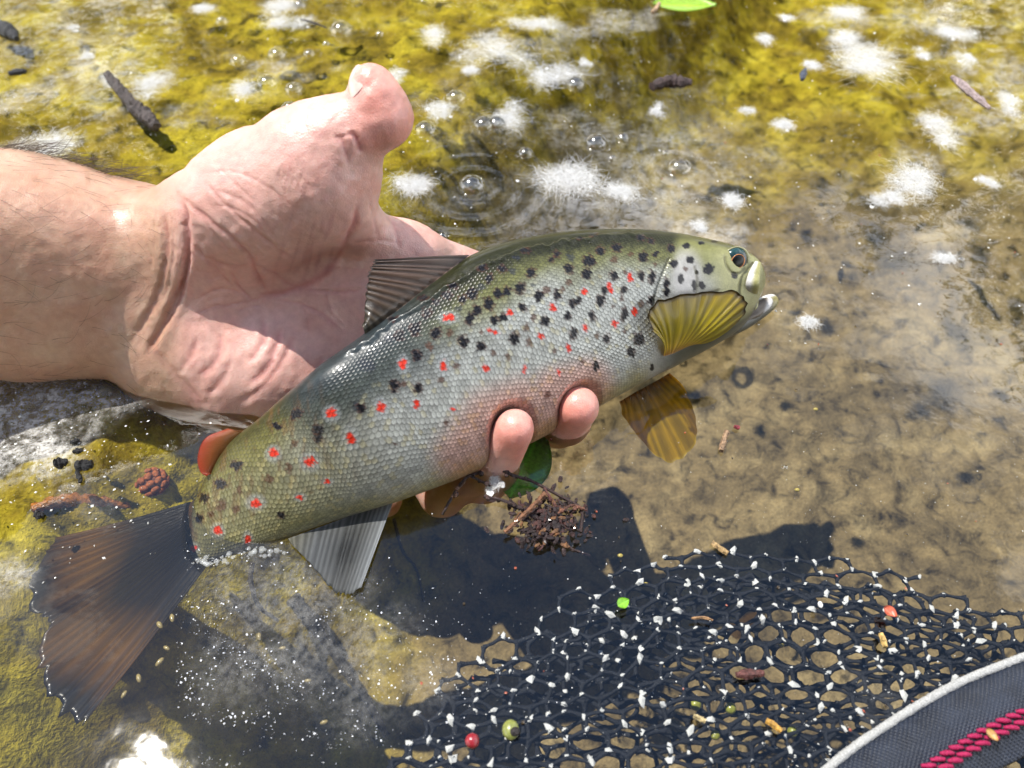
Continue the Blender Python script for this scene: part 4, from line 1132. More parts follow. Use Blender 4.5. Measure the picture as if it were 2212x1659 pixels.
def cloth_material():
    t = NT('navy_cloth_mat'); p = t.pos()
    mp = t.n('Mapping', Vector=p); mp.inputs['Rotation'].default_value = (0, 0, R(30))
    w1 = t.n('TexWave', _wave_type='BANDS', Scale=330.0, Distortion=1.0, Vector=mp.outputs[0]).outputs['Fac']
    w2 = t.n('TexWave', _wave_type='BANDS', _bands_direction='Y', Scale=330.0, Distortion=1.0, Vector=mp.outputs[0]).outputs['Fac']
    n = t.noise(120., 5., .65, p); n2 = t.noise(2500., 2., .5, p)
    c = t.ramp(n, [(.3, (.006, .009, .018)), (.7, (.018, .025, .044))])
    c = t.mix(t.ramp(n2, [(.66, 0.0), (.78, .35)]), c, (.35, .38, .42, 1))
    b = t.n('BsdfPrincipled', Base__Color=c, Roughness=.5, Specular__IOR__Level=.45)
    t.set(b.inputs['Normal'], t.bump(t.math('MULTIPLY', w1, w2), .6, .0006))
    return t.done(b)
npart('rim', make_mesh('rim', loopv.reshape(-1, 3), grid_faces(NP_, 2 * ns_, True), True, cloth_material()), 'navy cloth rim of the net')
m = MB(); m.tube(PIPE + np.array([0, 0, .0012]), .00115 + .00012 * rng.random(NP_), 10, rough=.10)
npart('piping', make_mesh('piping', np.vstack(m.v), m.f, True, simple_mat('piping_mat', (.46, .46, .445), .75, .2, .25, 2200., .7)), 'pale grey piping along the navy rim')
STM = simple_mat('stitch_mat', (.36, .012, .075), .6, .3, .35, 3000., .4)
k15 = int(.66 * (ns_ - 1))
rest_st = MB()
for row in (-1, 1):
    st = band[:, k15] + inw * .0011 * row + np.array([0, 0, .0004])
    sl_ = np.concatenate([[0], np.cumsum(np.linalg.norm(np.diff(st, axis=0), axis=1))])
    nst = int(sl_[-1] / .0033)
    for k in range(nst):
        tt = np.linspace(sl_[-1] * k / nst, sl_[-1] * (k + 1.05) / nst, 9)
        s_ = np.stack([np.interp(tt, sl_, st[:, c]) for c in range(3)], -1); o_ = np.stack([np.interp(tt, sl_, inw[:, c]) for c in range(3)], -1)
        s_[:, 2] += .0005 * np.sin(np.linspace(0, np.pi, 9)); s_ = s_ + o_ * np.linspace(-.0008, .0008, 9)[:, None]
        rad_ = .00050 + .00022 * np.sin(np.linspace(0, np.pi, 9))
        su2, sv2, sd2 = proj(s_[4])
        if sd2 > 0 and su2 < 2260 and sv2 < 1720:
            m = MB(); m.tube(s_, rad_, 6, rough=.2); npart('stitch', make_mesh('stitch', np.vstack(m.v), m.f, True, STM))
        else: rest_st.tube(s_, rad_, 6, rough=.2)
npart('stitch', make_mesh('stitches_rest', np.vstack(rest_st.v), rest_st.f, True, STM), None, 'stuff')
m = MB(); hp_ = spline([(.318, -.165, .004), (.35, -.170, .005), (.40, -.178, .006), (.46, -.188, .007), (.52, -.198, .008)], 40)
m.tube(hp_, np.interp(np.linspace(0, 1, 40), [0, .12, .3, .6, .9, 1], [.007, .009, .013, .0115, .014, .011]), 16, col=(.30, .17, .08))
npart('handle', make_mesh('handle', np.vstack(m.v), m.f, True, simple_mat('handle_mat', (.24, .13, .06), .4, .5, .3, 90., .2, .3)), 'wooden handle of the net')

# ------------------------------------------------------------------ the rest of the person, kneeling behind the camera
def blend_mesh(limbs, h, pad=.03, k0=.03):
    pts = np.array([q for l in limbs for q in (l[0], l[1])]); rad = max(max(l[2], l[3]) for l in limbs)
    lo_ = pts.min(0) - rad - pad; hi_ = pts.max(0) + rad + pad
    axs = [np.arange(lo_[k], hi_[k], h) for k in range(3)]
    G_ = np.stack(np.meshgrid(*axs, indexing='ij'), -1); sh_ = G_.shape[:3]; G_ = G_.reshape(-1, 3)
    F_ = None
    for l in limbs:
        a, b = np.array(l[0], float), np.array(l[1], float)
        d = sd_limb(G_, a, b, l[2], l[3])
        F_ = d if F_ is None else smin(F_, d, l[4] if len(l) > 4 else k0)
    v, f = surface_nets(F_.reshape(sh_), lo_, h)
    return laplace(v, f, 2, .5), f
w0 = P(*map(np.float64, HAND[0][1])); w1 = P(*map(np.float64, HAND[0][0])); w1 = w0 + (w1 - w0) * .72; fd_ = (w1 - w0) / np.linalg.norm(w1 - w0)
cuff = w1 + fd_ * .020; elbow = w0 + fd_ * .215
SHL, SHR = np.array([-.25, -.31, .30]), np.array([.15, -.43, .35])
PEL = np.array([-.05, -.80, .12]); NECK = np.array([-.045, -.40, .41])
hand_r = np.array([.15, -.455, .075]); elb_r = np.array([.31, -.50, .16])
def person_part(name, limbs, h, mat, label, k0=.03, cr=None):
    v, f = blend_mesh(limbs, h, k0=k0)
    if cr: v = v + (fbm(v[:, 0] * cr, v[:, 1] * cr + v[:, 2] * cr, 7, 3) - .5)[:, None] * .012 * np.array([1, 1, 1])
    o = add_obj(name, make_mesh(name, v, f, True, mat), hand, label=label); return o
JACK = simple_mat('jacket_mat', (.030, .036, .028), .8, .2, .3, 60., .3)
WADE = simple_mat('waders_mat', (.045, .045, .042), .75, .2, .3, 60., .3)
HAIRC = simple_mat('head_hair_mat', (.035, .022, .014), .6, .3, .4, 250., .6)
SKINB = simple_mat('face_skin_mat', (.52, .32, .24), .45, .5, .12, 120., .1)
person_part('jacket', [(cuff, elbow, .043, .050, .02), (elbow, SHL, .056, .072, .02), (SHL, SHR, .078, .078), (SHL * .5 + SHR * .5 + [0, -.02, -.02], PEL + [0, .12, .06], .125, .135, .06), (SHL, PEL + [-.06, .1, .05], .08, .11, .05), (SHR, PEL + [.06, .1, .05], .08, .11, .05),
    (SHR, elb_r, .070, .056), (elb_r, hand_r + [.03, -.01, .02], .054, .042), (NECK + [0, -.02, -.03], NECK, .07, .06)], .008, JACK, 'dark olive jacket with long sleeves', cr=18)
person_part('waders', [(PEL, PEL + [.0, .02, -.02], .15, .15), (PEL + [-.08, 0, -.03], (-.17, -.50, .0), .10, .075), (PEL + [.08, 0, -.03], (.12, -.50, .0), .10, .075), ((-.17, -.50, .0), (-.17, -.95, -.01), .07, .05), ((.12, -.50, .0), (.12, -.95, -.01), .07, .05)], .009, WADE, 'dark grey waders kneeling in the stream', cr=16)
HC = np.array([-.035, -.385, .545])
fw = np.array([0, .62, -.78]); upv = np.array([0, .78, .62])            # looking down at the fish
person_part('head', [(NECK, HC - fw * .02 - upv * .05, .055, .060), (HC - fw * .02 + upv * .03, HC - fw * .03 + upv * .04, .085, .085), (HC + fw * .02 - upv * .05, HC + fw * .035 - upv * .075, .060, .042), (HC + fw * .075 + upv * .005, HC + fw * .092 - upv * .02, .011, .015, .012),
    (HC + RIGHT * .083, HC + RIGHT * .086 - upv * .03, .012, .009, .008), (HC - RIGHT * .083, HC - RIGHT * .086 - upv * .03, .012, .009, .008), (HC + fw * .072 - upv * .055 - RIGHT * .018, HC + fw * .072 - upv * .055 + RIGHT * .018, .009, .009, .008)], .005, SKINB, 'face looking down at the fish')
person_part('hair', [(HC - fw * .045 + upv * .055, HC - fw * .02 + upv * .075, .080, .074), (HC - fw * .07 - upv * .0, HC - fw * .06 + upv * .03, .070, .076)], .006, HAIRC, 'short dark hair', cr=40)
fingers_r = [(hand_r + [.025, .0, .012], hand_r, .027, .030, .02)]
for q, (dx, L) in enumerate([(-.033, .062), (-.011, .075), (.011, .070), (.032, .055)]):
    b0 = hand_r + np.array([dx * .8 - .01, .02, .002]); b1 = b0 + np.array([dx * .2 - .01, L * .55, .004]); b2 = b1 + np.array([-.004, L * .42, -.022])
    fingers_r += [(b0, b1, .0105, .0095, .006), (b1, b2, .0095, .0075, .004)]
fingers_r += [(hand_r + [-.02, -.01, .0], hand_r + [-.052, .012, .0], .013, .011, .008), (hand_r + [-.052, .012, .0], hand_r + [-.062, .038, -.008], .011, .008, .004)]
person_part('hand', fingers_r, .0028, SKINB, 'right hand resting on the knee', k0=.012)
for s_ in (-1, 1):
    m = MB(); m.add(ICO2[0] * .0125 + HC + fw * .066 + RIGHT * .032 * s_ + upv * .006, ICO2[1], (.75, .73, .70)); m.add(ICO2[0] * .0062 + HC + fw * .0735 + RIGHT * .032 * s_ + upv * .006, ICO2[1], (.05, .03, .02))
    m.build('eye', simple_mat('person_eye_mat', (1, 1, 1), .1, .5, .02, 50., use_col=True), hand)

# ================================================================== THINGS ON THE WATER
r7 = np.random.default_rng(77)
def place(u, v, z=0.0): return Pz(np.float64(u), np.float64(v), z)
def local(o_name, mb, mat, u, v, z=0.0, smooth=True, **kw):
    c = place(u, v, z)
    me = make_mesh(o_name, np.vstack(mb.v) - c, mb.f, smooth, mat, attrs={'col': np.vstack(mb.c)})
    return add_obj(o_name, me, loc=tuple(c), **kw)
# ---- what a small floating thing lies next to
MARKS = [(285, 215, 'beside the dark bark stick'), (20, 100, 'near the wet black husk'), (790, 190, 'beside the thumb'), (560, 330, 'behind the ball of the thumb'), (900, 500, 'behind the index finger'), (1450, 178, 'near the brown bark chip'),
 (1735, 160, 'near the small dark bud'), (2095, 200, 'near the pinkish reed strip'), (1478, 15, 'near the bright green floating leaf'), (1230, 378, 'beside the largest seed clump'), (1400, 490, "behind the trout's back"), (1700, 640, "ahead of the trout's snout"),
 (1985, 392, 'beside the loose tuft at the sky reflection'), (1880, 137, 'beside the long ragged cottony raft'), (1060, 105, 'beside the large round tuft'), (600, 20, 'among the bubbles over the algae'), (1565, 950, 'near the pale brown splinter')]
def near_label(what, u, v):
    return what + ' ' + min(MARKS, key=lambda q: (q[0] - u) ** 2 + (1.6 * (q[1] - v)) ** 2)[2]
# ---- poplar fluff
def fluff_material():
    t = NT('seed_fluff_mat')
    d = t.n('BsdfDiffuse', Color=(.86, .86, .85, 1)); tl = t.n('BsdfTranslucent', Color=(.86, .86, .85, 1))
    return t.done(t.n('MixShader', Fac=.45, i1=d.outputs[0], i2=tl.outputs[0]))
FLUFF = fluff_material()
FL = [(1060,105,62,35,'large round white cottony seed tuft floating behind the thumb tip'),(1185,170,55,28,'white cottony seed tuft floating beside a clear bubble near the brown bark chip'),
 (1230,378,76,42,'largest white cottony seed clump floating behind the back of the trout'),(330,186,44,30,'round white seed tuft floating beside the dark bark stick'),
 (1880,137,88,30,'long ragged white cottony raft floating on the green water'),(2020,275,38,62,'long white cottony strip floating on the blue sky reflection'),
 (1985,392,58,36,'loose white cottony tuft floating at the edge of the sky reflection'),(85,322,66,26,'white cottony tuft floating behind the hairy forearm'),
 (600,17,46,18,'white cottony tuft among bubbles on the algae green water'),(620,48,40,11,None),(940,75,34,18,None),(1095,262,44,26,None),(855,160,24,20,'small white tuft showing beside the thumb tip'),
 (535,190,28,24,None),(1345,418,42,17,None),(1508,492,20,15,None),(2090,132,22,17,None),(1820,85,40,12,None),(2055,75,44,13,None),(1690,268,26,14,None),(190,122,13,16,None),(1580,436,30,18,None),
 (1415,240,17,13,None),(1160,55,46,14,None),(1920,432,34,18,None),(2175,225,28,22,None),(1845,27,44,13,None),(960,236,34,18,None),(890,402,52,18,None),(1742,697,26,12,None),(1610,240,14,9,None),(1650,88,20,12,None),
 (2040,560,26,12,None),(240,172,20,12,'wisp of white fluff caught on the dark bark stick'),(1068,1046,16,13,'small white fluff ball caught between twig and fingertip'),(1010,150,22,10,None),(1755,140,20,10,None),(1265,135,14,9,None),(2130,395,20,10,None),
 (160,60,12,5,None),(440,16,30,9,None),(1990,118,18,8,None),(1700,40,16,8,None)]
for (u, v, rx, ry, lab) in FL:
    c = place(u, v); k = depth_at(np.float64(u), np.float64(v), 0.) / FPX
    dep = math.asin(min(1, CH / np.linalg.norm(c - CAM)))
    ax_, ay_ = rx * k, min(ry * k / math.sin(dep), rx * k * 1.6)
    n = int(260 + 9 * (rx + ry))
    cl = [(r7.normal() * .38, r7.normal() * .38) for _ in range(5)]
    V = []; F = []
    for i in range(n):
        g = cl[i % 5]
        x, y = g[0] + r7.normal() * .27, g[1] + r7.normal() * .27
        p0 = c + np.array([x * ax_, y * ay_, abs(r7.normal()) * .0007])
        L = (.25 + .5 * r7.random()) * max(ax_, .003); a = r7.random() * 6.283
        d = np.array([math.cos(a), math.sin(a), 0]); s = np.array([-d[1], d[0], 0]) * (.000035 + .00003 * r7.random())
        e1 = p0 + d * L * .5 + [0, 0, .0006 * r7.random()] + s * 30 * r7.normal() * .3; e2 = e1 + d * L * .5 + s * 40 * r7.normal() * .3; e2[2] = max(.0002, e1[2] * .4)
        o_ = len(V); up_ = np.array([0, 0, .00006])
        V += [p0 - s, p0 + s, e1 + s, e1 - s, e2, p0 + up_, e1 + up_]
        F += [(o_, o_ + 1, o_ + 2, o_ + 3), (o_ + 3, o_ + 2, o_ + 4), (o_, o_ + 3, o_ + 6, o_ + 5), (o_ + 1, o_ + 5, o_ + 6, o_ + 2)]
    for i in range(3 + int(rx / 16)):                       # matted bits between the fibres
        g = cl[i % 5]; cc_ = c + np.array([(g[0] + r7.normal() * .25) * ax_, (g[1] + r7.normal() * .25) * ay_, .0003])
        w = ICO1[0] * (.0006 + .0008 * r7.random()) * np.array([1, 1, .35]) * (1 + .6 * (r7.random((len(ICO1[0]), 1)) - .5)); o_ = len(V)
        V += list(w + cc_); F += [tuple(q + o_ for q in f) for f in ICO1[1]]
    me = make_mesh('seed_tuft', np.array(V) - c, F, False, FLUFF)
    if lab: add_obj('seed_tuft', me, loc=tuple(c), label=lab, cat='seed tuft', group='poplar fluff on the water')
    else: add_obj('seed_tuft', me, loc=tuple(c), label=near_label('small wisp of white poplar fluff', u, v), cat='seed tuft', group='poplar fluff on the water')
# ---- bubbles
def bubble_material():
    t = NT('bubble_mat')
    fr = t.n('Fresnel', IOR=2.3)
    lw = t.n('LayerWeight', Blend=.25).outputs['Facing']
    fac = t.math('ADD', t.math('MULTIPLY', fr.outputs[0], .9), t.math('MULTIPLY', t.math('POWER', lw, 4.0), .25), clamp=True)
    gl = t.n('BsdfGlossy', Roughness=.12, Color=(1, 1, 1, 1)); tr = t.n('BsdfTransparent', Color=(.97, .98, .98, 1))
    return t.done(t.n('MixShader', Fac=fac, i1=tr.outputs[0], i2=gl.outputs[0]))
BUBM = bubble_material()
NU_, NV_ = 10, 24
a_, b_ = np.meshgrid(np.linspace(0, np.pi / 2 * 1.08, NU_), np.arange(NV_) / NV_ * 2 * np.pi, indexing='ij')
bubv = np.stack([np.sin(a_) * np.cos(b_), np.sin(a_) * np.sin(b_), np.cos(a_) * .82], -1).reshape(-1, 3)
# spreading foot where the film meets the water
ftv = np.stack([np.cos(b_[0]) * 1.22, np.sin(b_[0]) * 1.22, 0 * b_[0] + .01], -1)
bub_me = make_mesh('bubble', np.vstack([bubv, ftv]), grid_faces(NU_ + 1, NV_, True), True, BUBM)
for (u, v, r) in BUBBLES:
    k = depth_at(np.float64(u), np.float64(v), 0.) / FPX
    o = add_obj('bubble', bub_me, loc=tuple(place(u, v, .0001)), cat='bubble', group='bubbles on the water', label=near_label('clear round air bubble floating', u, v))
    o.scale = (r * k * 1.0,) * 3; o.rotation_euler = (0, 0, r7.random() * 6)
# foam of tiny bubbles where the tail enters the water
fm = MB()
for i in range(75):
    t_ = r7.random() ** 1.6; u = 428 + 180 * t_ + r7.normal() * 8; v = 1212 - 34 * t_ + r7.normal() * 6 + 4; s = (.00025 + .0008 * r7.random() ** 2)
    fm.add(ICO2[0] * s * np.array([1, 1, .8]) + place(u, v, .0003), ICO2[1])
t = NT('foam_mat'); fb_ = t.n('BsdfPrincipled', Base__Color=(.8, .82, .82), Roughness=.06, Coat__Weight=.5); ft_ = t.n('BsdfTransparent')
FOAMM = t.done(t.n('MixShader', Fac=.16, i1=ft_.outputs[0], i2=fb_.outputs[0]))
add_obj('foam', make_mesh('foam', np.vstack(fm.v), fm.f, True, FOAMM), kind='stuff', label='tiny foam bubbles where the tail enters the water', cat='foam')
# ---- specks: pollen, seed scraps and dust
sp = MB(); quad = [(0, 1, 2, 3)]
def speck(u, v, s, c, tilt=.25, z=.00035):
    p = place(u, v, z); a = r7.random() * 6.283
    ex_ = np.array([math.cos(a), math.sin(a), r7.normal() * tilt]); ey_ = np.array([-math.sin(a), math.cos(a), r7.normal() * tilt])
    e = .35 + .6 * r7.random()
    n_ = np.cross(ex_, ey_) * .12
    sp.add(p + s * np.array([ex_, ey_ * e, -ex_ * .9, -ey_ * e, n_ * 3]), [(0, 1, 4), (1, 2, 4), (2, 3, 4), (3, 0, 4)], c)
for i in range(1500):
    u = r7.random() * 2260 - 20; v = r7.random() ** 1.3 * 760
    speck(u, v, .00016 + .00055 * r7.random() ** 4, r7.choice([.75, .8, .5]) * np.array([1, 1, .95]))
for i in range(420):
    u = r7.normal() * 130 + 120; v = 960 + r7.normal() * 110
    speck(u, v, .00016 + .0006 * r7.random() ** 3, (.72, .72, .68))
for i in range(2600):
    q = r7.random(); u = 380 + abs(r7.normal()) * 330; v = 1440 + r7.normal() * 150
    if u < 375 + 25 * math.sin(v / 60) or vnoise(u / 70, v / 50, 9) < .25 + .5 * r7.random(): continue
    speck(u, v, .00009 + .00034 * r7.random() ** 4, (.85, .87, .9), tilt=.5)
for i in range(900):
    speck(900 + 1350 * r7.random(), 800 + 860 * r7.random(), .00008 + .0002 * r7.random() ** 4, (.7, .7, .68), tilt=.4)
for i in range(70):
    speck(900 + 1350 * r7.random(), 300 + 1300 * r7.random(), .0003 + .0004 * r7.random(), r7.choice([0, 1]) * np.array([.28, .05, .03]) + np.array([.05, .035, .02]))
add_obj('floating_specks', make_mesh('specks', np.vstack(sp.v), sp.f, False, simple_mat('speck_mat', (1, 1, 1), .25, .6, .1, 500., use_col=True), attrs={'col': np.vstack(sp.c)}), kind='stuff', label='fine pale pollen and dust specks on the water', cat='specks')
# ---- sticks, chips and leaves
BARK = simple_mat('bark_mat', (1, 1, 1), .6, .4, .45, 900., .9, .08, use_col=True)
def stick(name, p, rad, colr, label, cat='stick', sides=8, rough=.18, group=None, z=.001, n=None, bend=0.0):
    pts = np.array([place(q[0], q[1], q[2] if len(q) > 2 else z) for q in p]); n = n or max(8, len(pts) * 6)
    pts = spline(pts, n)
    rr = np.interp(np.linspace(0, 1, n), np.linspace(0, 1, len(rad)), rad) * MM
    m = MB(); m.tube(pts, rr * (1 + .25 * (r7.random(n) - .5)), sides, col=colr, rough=rough)
    c = pts.mean(0)
    me = make_mesh(name, np.vstack(m.v) - c, m.f, False, BARK, attrs={'col': np.vstack(m.c) * (.7 + .6 * r7.random((m.n, 1)))})
    return add_obj(name, me, loc=tuple(c), label=label, cat=cat, group=group)
stick('bark_stick', [(232, 160), (255, 190), (290, 228), (322, 258), (338, 274)], [2.2, 3.0, 3.6, 3.6, 2.4], (.055, .040, .035), 'short thick dark bark stick floating on the algae green water', n=34, sides=11, rough=.26, z=.0012)
stick('bark_chip', [(1408, 187), (1440, 176), (1470, 177), (1494, 178)], [2.3, 3.3, 3.2, 1.6], (.055, .032, .028), 'brown bark chip floating in the sky reflection', 'bark', n=20, sides=9)
stick('dark_pod', [(-20, 55), (8, 62), (24, 72), (36, 84)], [3.4, 4.6, 4.0, 1.5], (.02, .02, .022), 'wet black seed husk cut by the frame edge', 'husk', n=16, sides=12, rough=.08)
stick('dark_seed', [(18, 160), (34, 156), (50, 154), (58, 152)], [1.1, 1.9, 1.8, .6], (.02, .02, .024), 'small black oval seed floating near the black husk', 'seed', n=12, sides=10, rough=.05)
stick('leaf_bud', [(1733, 172), (1735, 160), (1740, 148)], [1.2, 1.9, .7], (.06, .07, .10), 'small dark bud floating upright in the blue sky reflection', 'bud', n=10)
stick('reed_strip', [(2056, 166), (2085, 190), (2112, 213), (2138, 234)], [1.3, 2.1, 2.2, 1.0], (.34, .26, .25), 'pinkish flat reed strip floating on the green water', 'reed', n=16, sides=6)
stick('wood_splinter', [(1570, 932), (1564, 952), (1558, 974)], [1.0, 1.1, 1.0], (.30, .19, .11), 'short pale brown splinter floating below the yellow breast fin', 'splinter', n=10, sides=6)
stick('wood_splinter', [(1538, 1172), (1555, 1184), (1572, 1196)], [.9, 1.0, .9], (.38, .25, .11), 'tan splinter floating at the edge of the net', 'splinter', n=10, sides=6)
stick('wood_splinter', [(1903, 1368), (1908, 1383), (1913, 1398)], [.8, 1.0, .8], (.52, .34, .11), 'short golden splinter lying on the net near the red petal', 'splinter', n=8, sides=6, z=.0025)
stick('wood_splinter', [(1655, 1556), (1672, 1566), (1688, 1580)], [.9, 1.1, .7], (.50, .27, .05), 'orange splinter lying on the net near the navy rim', 'splinter', n=8, sides=6, z=.0025)
stick('wood_splinter', [(1494, 1336), (1520, 1334), (1540, 1340)], [.4, .5, .3], (.30, .17, .08), 'thin brown stalk lying on the net by the green leaf', 'stalk', n=8, sides=5, z=.0025)
stick('wood_splinter', [(1498, 1546), (1512, 1552), (1524, 1558)], [.7, .8, .6], (.46, .36, .18), 'pale straw scrap lying on the net', 'straw', n=8, sides=5, z=.0025)
stick('bark_chip', [(1590, 1458), (1618, 1456), (1650, 1454)], [.9, 1.5, .8], (.10, .035, .03), 'dark red bark scrap lying on the net', 'bark', n=10, sides=6, z=.0022)
stick('red_scrap', [(1585, 921), (1592, 923), (1598, 925)], [.5, 1.0, .5], (.22, .03, .04), 'small dark red scrap floating beside the pale splinter', 'scrap', n=6, sides=6)
stick('twig_scrap', [(650, 42), (680, 50), (706, 60)], [.6, .8, .5], (.035, .025, .02), 'thin dark twig floating among the bubbles', 'twig', n=10, sides=6)
for (pp, rr) in (([(118, 1000), (130, 1000), (146, 996)], [1.2, 1.9, .9]), ([(165, 1003), (182, 1006), (200, 1002)], [1.3, 2.3, 1.2]), ([(152, 955), (164, 953), (172, 950)], [.6, 1.1, .5]), ([(158, 975), (168, 974), (178, 972)], [.7, 1.2, .6]), ([(166, 1018), (172, 1030), (174, 1042)], [.6, .9, .5]), ([(76, 1110), (84, 1113), (94, 1108)], [.9, 1.5, .7])):
    stick('black_scrap', pp, rr, (.012, .012, .013), 'wet black plant scrap stuck in the pale scum', 'scrap', group='black scraps in the scum', n=10, sides=8, rough=.3)
# leaf blades
def leaf(name, u, v, L, W, ang, colr, label, cat='leaf', z=.0008, cup=.15, tip=1.0, mat=None):
    n1, n2 = 17, 11
    s = np.linspace(0, 1, n1); w = np.sin(np.pi * s ** .85) ** .8 * W / 2
    q = np.linspace(-1, 1, n2)
    c = place(u, v, z)
    d = np.array([math.cos(ang), math.sin(ang), 0]); e = np.array([-d[1], d[0], 0])
    V = c + ((s - .5) * L)[:, None, None] * d + (w[:, None] * q[None])[..., None] * e
    V[..., 2] += cup * W * (q[None] ** 2 * .5 + .4 * (s[:, None] - .5) ** 2) + .0003 * np.cos(q * np.pi * .5)[None] * 0
    V2 = V.copy(); V2[..., 2] -= .0003
    F = grid_faces(n1, n2); n0 = n1 * n2
    vein = np.exp(-(q / .1) ** 2)[None] + .5 * np.exp(-(((s[:, None] * 9 + np.abs(q[None]) * 2.0) % 1.0 - .5) / .12) ** 2)
    cl = np.clip(np.asarray(colr)[None, None] * (1 + .5 * vein[..., None]), 0, 1).reshape(-1, 3)
    loop = np.array([i * n2 for i in range(n1)] + [(n1 - 1) * n2 + j for j in range(1, n2)] + [i * n2 + n2 - 1 for i in range(n1 - 2, -1, -1)] + [j for j in range(n2 - 2, 0, -1)]); nx = np.roll(loop, -1)
    me = make_mesh(name, np.vstack([V.reshape(-1, 3), V2.reshape(-1, 3)]) - c, np.vstack([F, F[:, ::-1] + n0, np.stack([loop, nx, nx + n0, loop + n0], 1)]), True, mat or LEAFM, attrs={'col': np.vstack([cl, cl])})
    return add_obj(name, me, loc=tuple(c), label=label, cat=cat)
LEAFM = simple_mat('leaf_mat', (1, 1, 1), .35, .5, .2, 700., .2, .3, use_col=True, trans=.25)
lf = leaf('floating_leaf', 1478, 12, .040, .022, R(-4), (.30, .50, .04), 'bright green leaf with a brown stalk floating on the far water', z=.001)
m = MB(); m.tube(spline([place(1410, 26, .001), place(1418, 18, .0016), place(1424, 8, .002)], 8), .0014, 7, col=(.45, .30, .18)); c_ = np.array(lf.location)
add_obj('stalk', make_mesh('stalk', np.vstack(m.v) - c_, m.f, True, BARK, attrs={'col': np.vstack(m.c)}), lf)
leaf('sunken_leaf', 1135, 1000, .034, .020, R(70), (.20, .62, .06), 'green leaf under the water beneath the middle fingertip', z=-.012)
leaf('small_leaf', 1346, 1303, .0042, .0036, R(30), (.22, .48, .04), 'tiny bright green leaf scrap lying on the net', z=.0032, cup=.3)
leaf('petal', 1922, 1323, .0042, .0034, R(-50), (.62, .16, .09), 'orange red petal lying on the net', 'petal', z=.0035, cup=.5)
leaf('petal', 2142, 1588, .0036, .0022, R(-60), (.55, .33, .12), 'small orange leaf scrap lying on the navy rim', 'leaf scrap', z=.0102, cup=.5)
# round things in the net
def ball(name, u, v, r, colr, label, cat, z, sq=(1, 1, 1), cap=None):
    c = place(u, v, z); V = ICO3[0] * r * MM * np.array(sq)
    V = V * (1 + .08 * (fbm(ICO3[0][:, 0] * 3 + 9, ICO3[0][:, 1] * 3 + ICO3[0][:, 2], 3, 2) - .5))[:, None]
    o = add_obj(name, make_mesh(name, V, ICO3[1], True, simple_mat(name + '_mat', colr, .3, .5, .25, 900., .2, .5)), loc=tuple(c), label=label, cat=cat)
    return o
ball('berry', 1020, 1600, 2.0, (.30, .02, .03), 'dark red berry caught in the net', 'berry', .0005)
gb = ball('acorn', 1103, 1576, 2.4, (.22, .24, .06), 'green unripe acorn caught in the net', 'acorn', .0005, (1, 1.15, .9))
m = MB(); m.add(ICO2[0] * np.array([.0015, .0013, .0010]) + np.array([.0012, -.001, .0016]), ICO2[1], (.02, .015, .015)); add_obj('cap', make_mesh('cap', np.vstack(m.v), m.f, True, BARK, attrs={'col': np.vstack(m.c)}), gb)
ball('white_grain', 1772, 1306, .9, (.80, .80, .78), 'tiny white grain lying on the net', 'grain', .004, (.8, 1.2, .8))
for (u, v, r) in ((1502, 1522, 1.8), (1578, 1530, 1.7), (1712, 1580, 1.5), (1545, 1588, 1.4)):
    o = ball('yellow_fruit', u, v, r, (.30, .32, .05), 'small yellow green fruit caught under the net cord', 'fruit', -.010); o['group'] = 'yellow green fruit in the net'
for (u, v) in ((1655, 1392), (1688, 1394), (1762, 884), (1722, 1058), (1395, 1262), (1340, 1200)):
    o = ball('yellow_seed', u, v, .9, (.52, .42, .10), 'tiny yellow seed lying on the bed under the water', 'seed', -.02, (1.1, .8, .7)); o['group'] = 'tiny yellow seeds'
for i in range(10):
    u, v = [(345, 1430), (300, 1465), (360, 1400), (345, 1350), (372, 1335), (268, 1500), (560, 1375), (610, 1400), (665, 1470), (700, 1560), (590, 1290), (700, 1370), (545, 1470), (610, 1555), (480, 1430), (250, 1560)][i]
    o = ball('pale_grain', u, v, .6 + .4 * r7.random(), (.34, .27, .11), 'pale yellowish grain drifting just under the water by the tail', 'grain', -.004, (1.6, .8, .7)); o['group'] = 'pale grains by the tail'; o.rotation_euler = (0, 0, r7.random() * 3)
# ---- floating clump of catkin twigs beside the fingers
tg = add_obj('twig_clump', None, loc=tuple(place(1170, 1110)), label='dark tangle of broken twigs and bud scales floating below the fingers', cat='twig')
G0 = np.array(tg.location)
def gpart(name, m, mat=BARK):
    o = add_obj(name, make_mesh(name, np.vstack(m.v), m.f, False, mat, attrs={'col': np.vstack(m.c)}), tg); o.location = -G0; return o
def gt(L, r, c, sides=6):
    m = MB(); pts = spline([place(q[0], q[1], q[2]) for q in L], len(L) * 6); m.tube(pts, np.interp(np.linspace(0, 1, len(pts)), [0, 1], r) * MM, sides, col=c, rough=.25)
    for i in range(2, len(pts), 4):
        if r7.random() < .5: m.add(ICO1[0] * (.0005 + .0006 * r7.random()) + pts[i] + r7.normal(size=3) * .0005, ICO1[1], np.array(c) * (.6 + 1.2 * r7.random()))
    return gpart('twig', m)
DK = (.035, .018, .016)
gt([(1060, 1000, .001), (1085, 1015, .003), (1110, 1028, .003), (1150, 1040, .002), (1215, 1075, .002), (1255, 1100, .001), (1255, 1150, .0)], (.7, .5), DK)
gt([(1090, 1003, .004), (1100, 1022, .003)], (.5, .3), DK)
gt([(955, 1112, -.001), (985, 1060, .002), (1010, 1030, .003), (1040, 1020, .003)], (.5, .6), DK)
gt([(990, 1015, .003), (1030, 1035, .003), (1060, 1050, .002)], (.5, .4), DK)
gt([(1045, 1072, .002), (1090, 1082, .002), (1130, 1100, .002)], (.6, .5), DK)
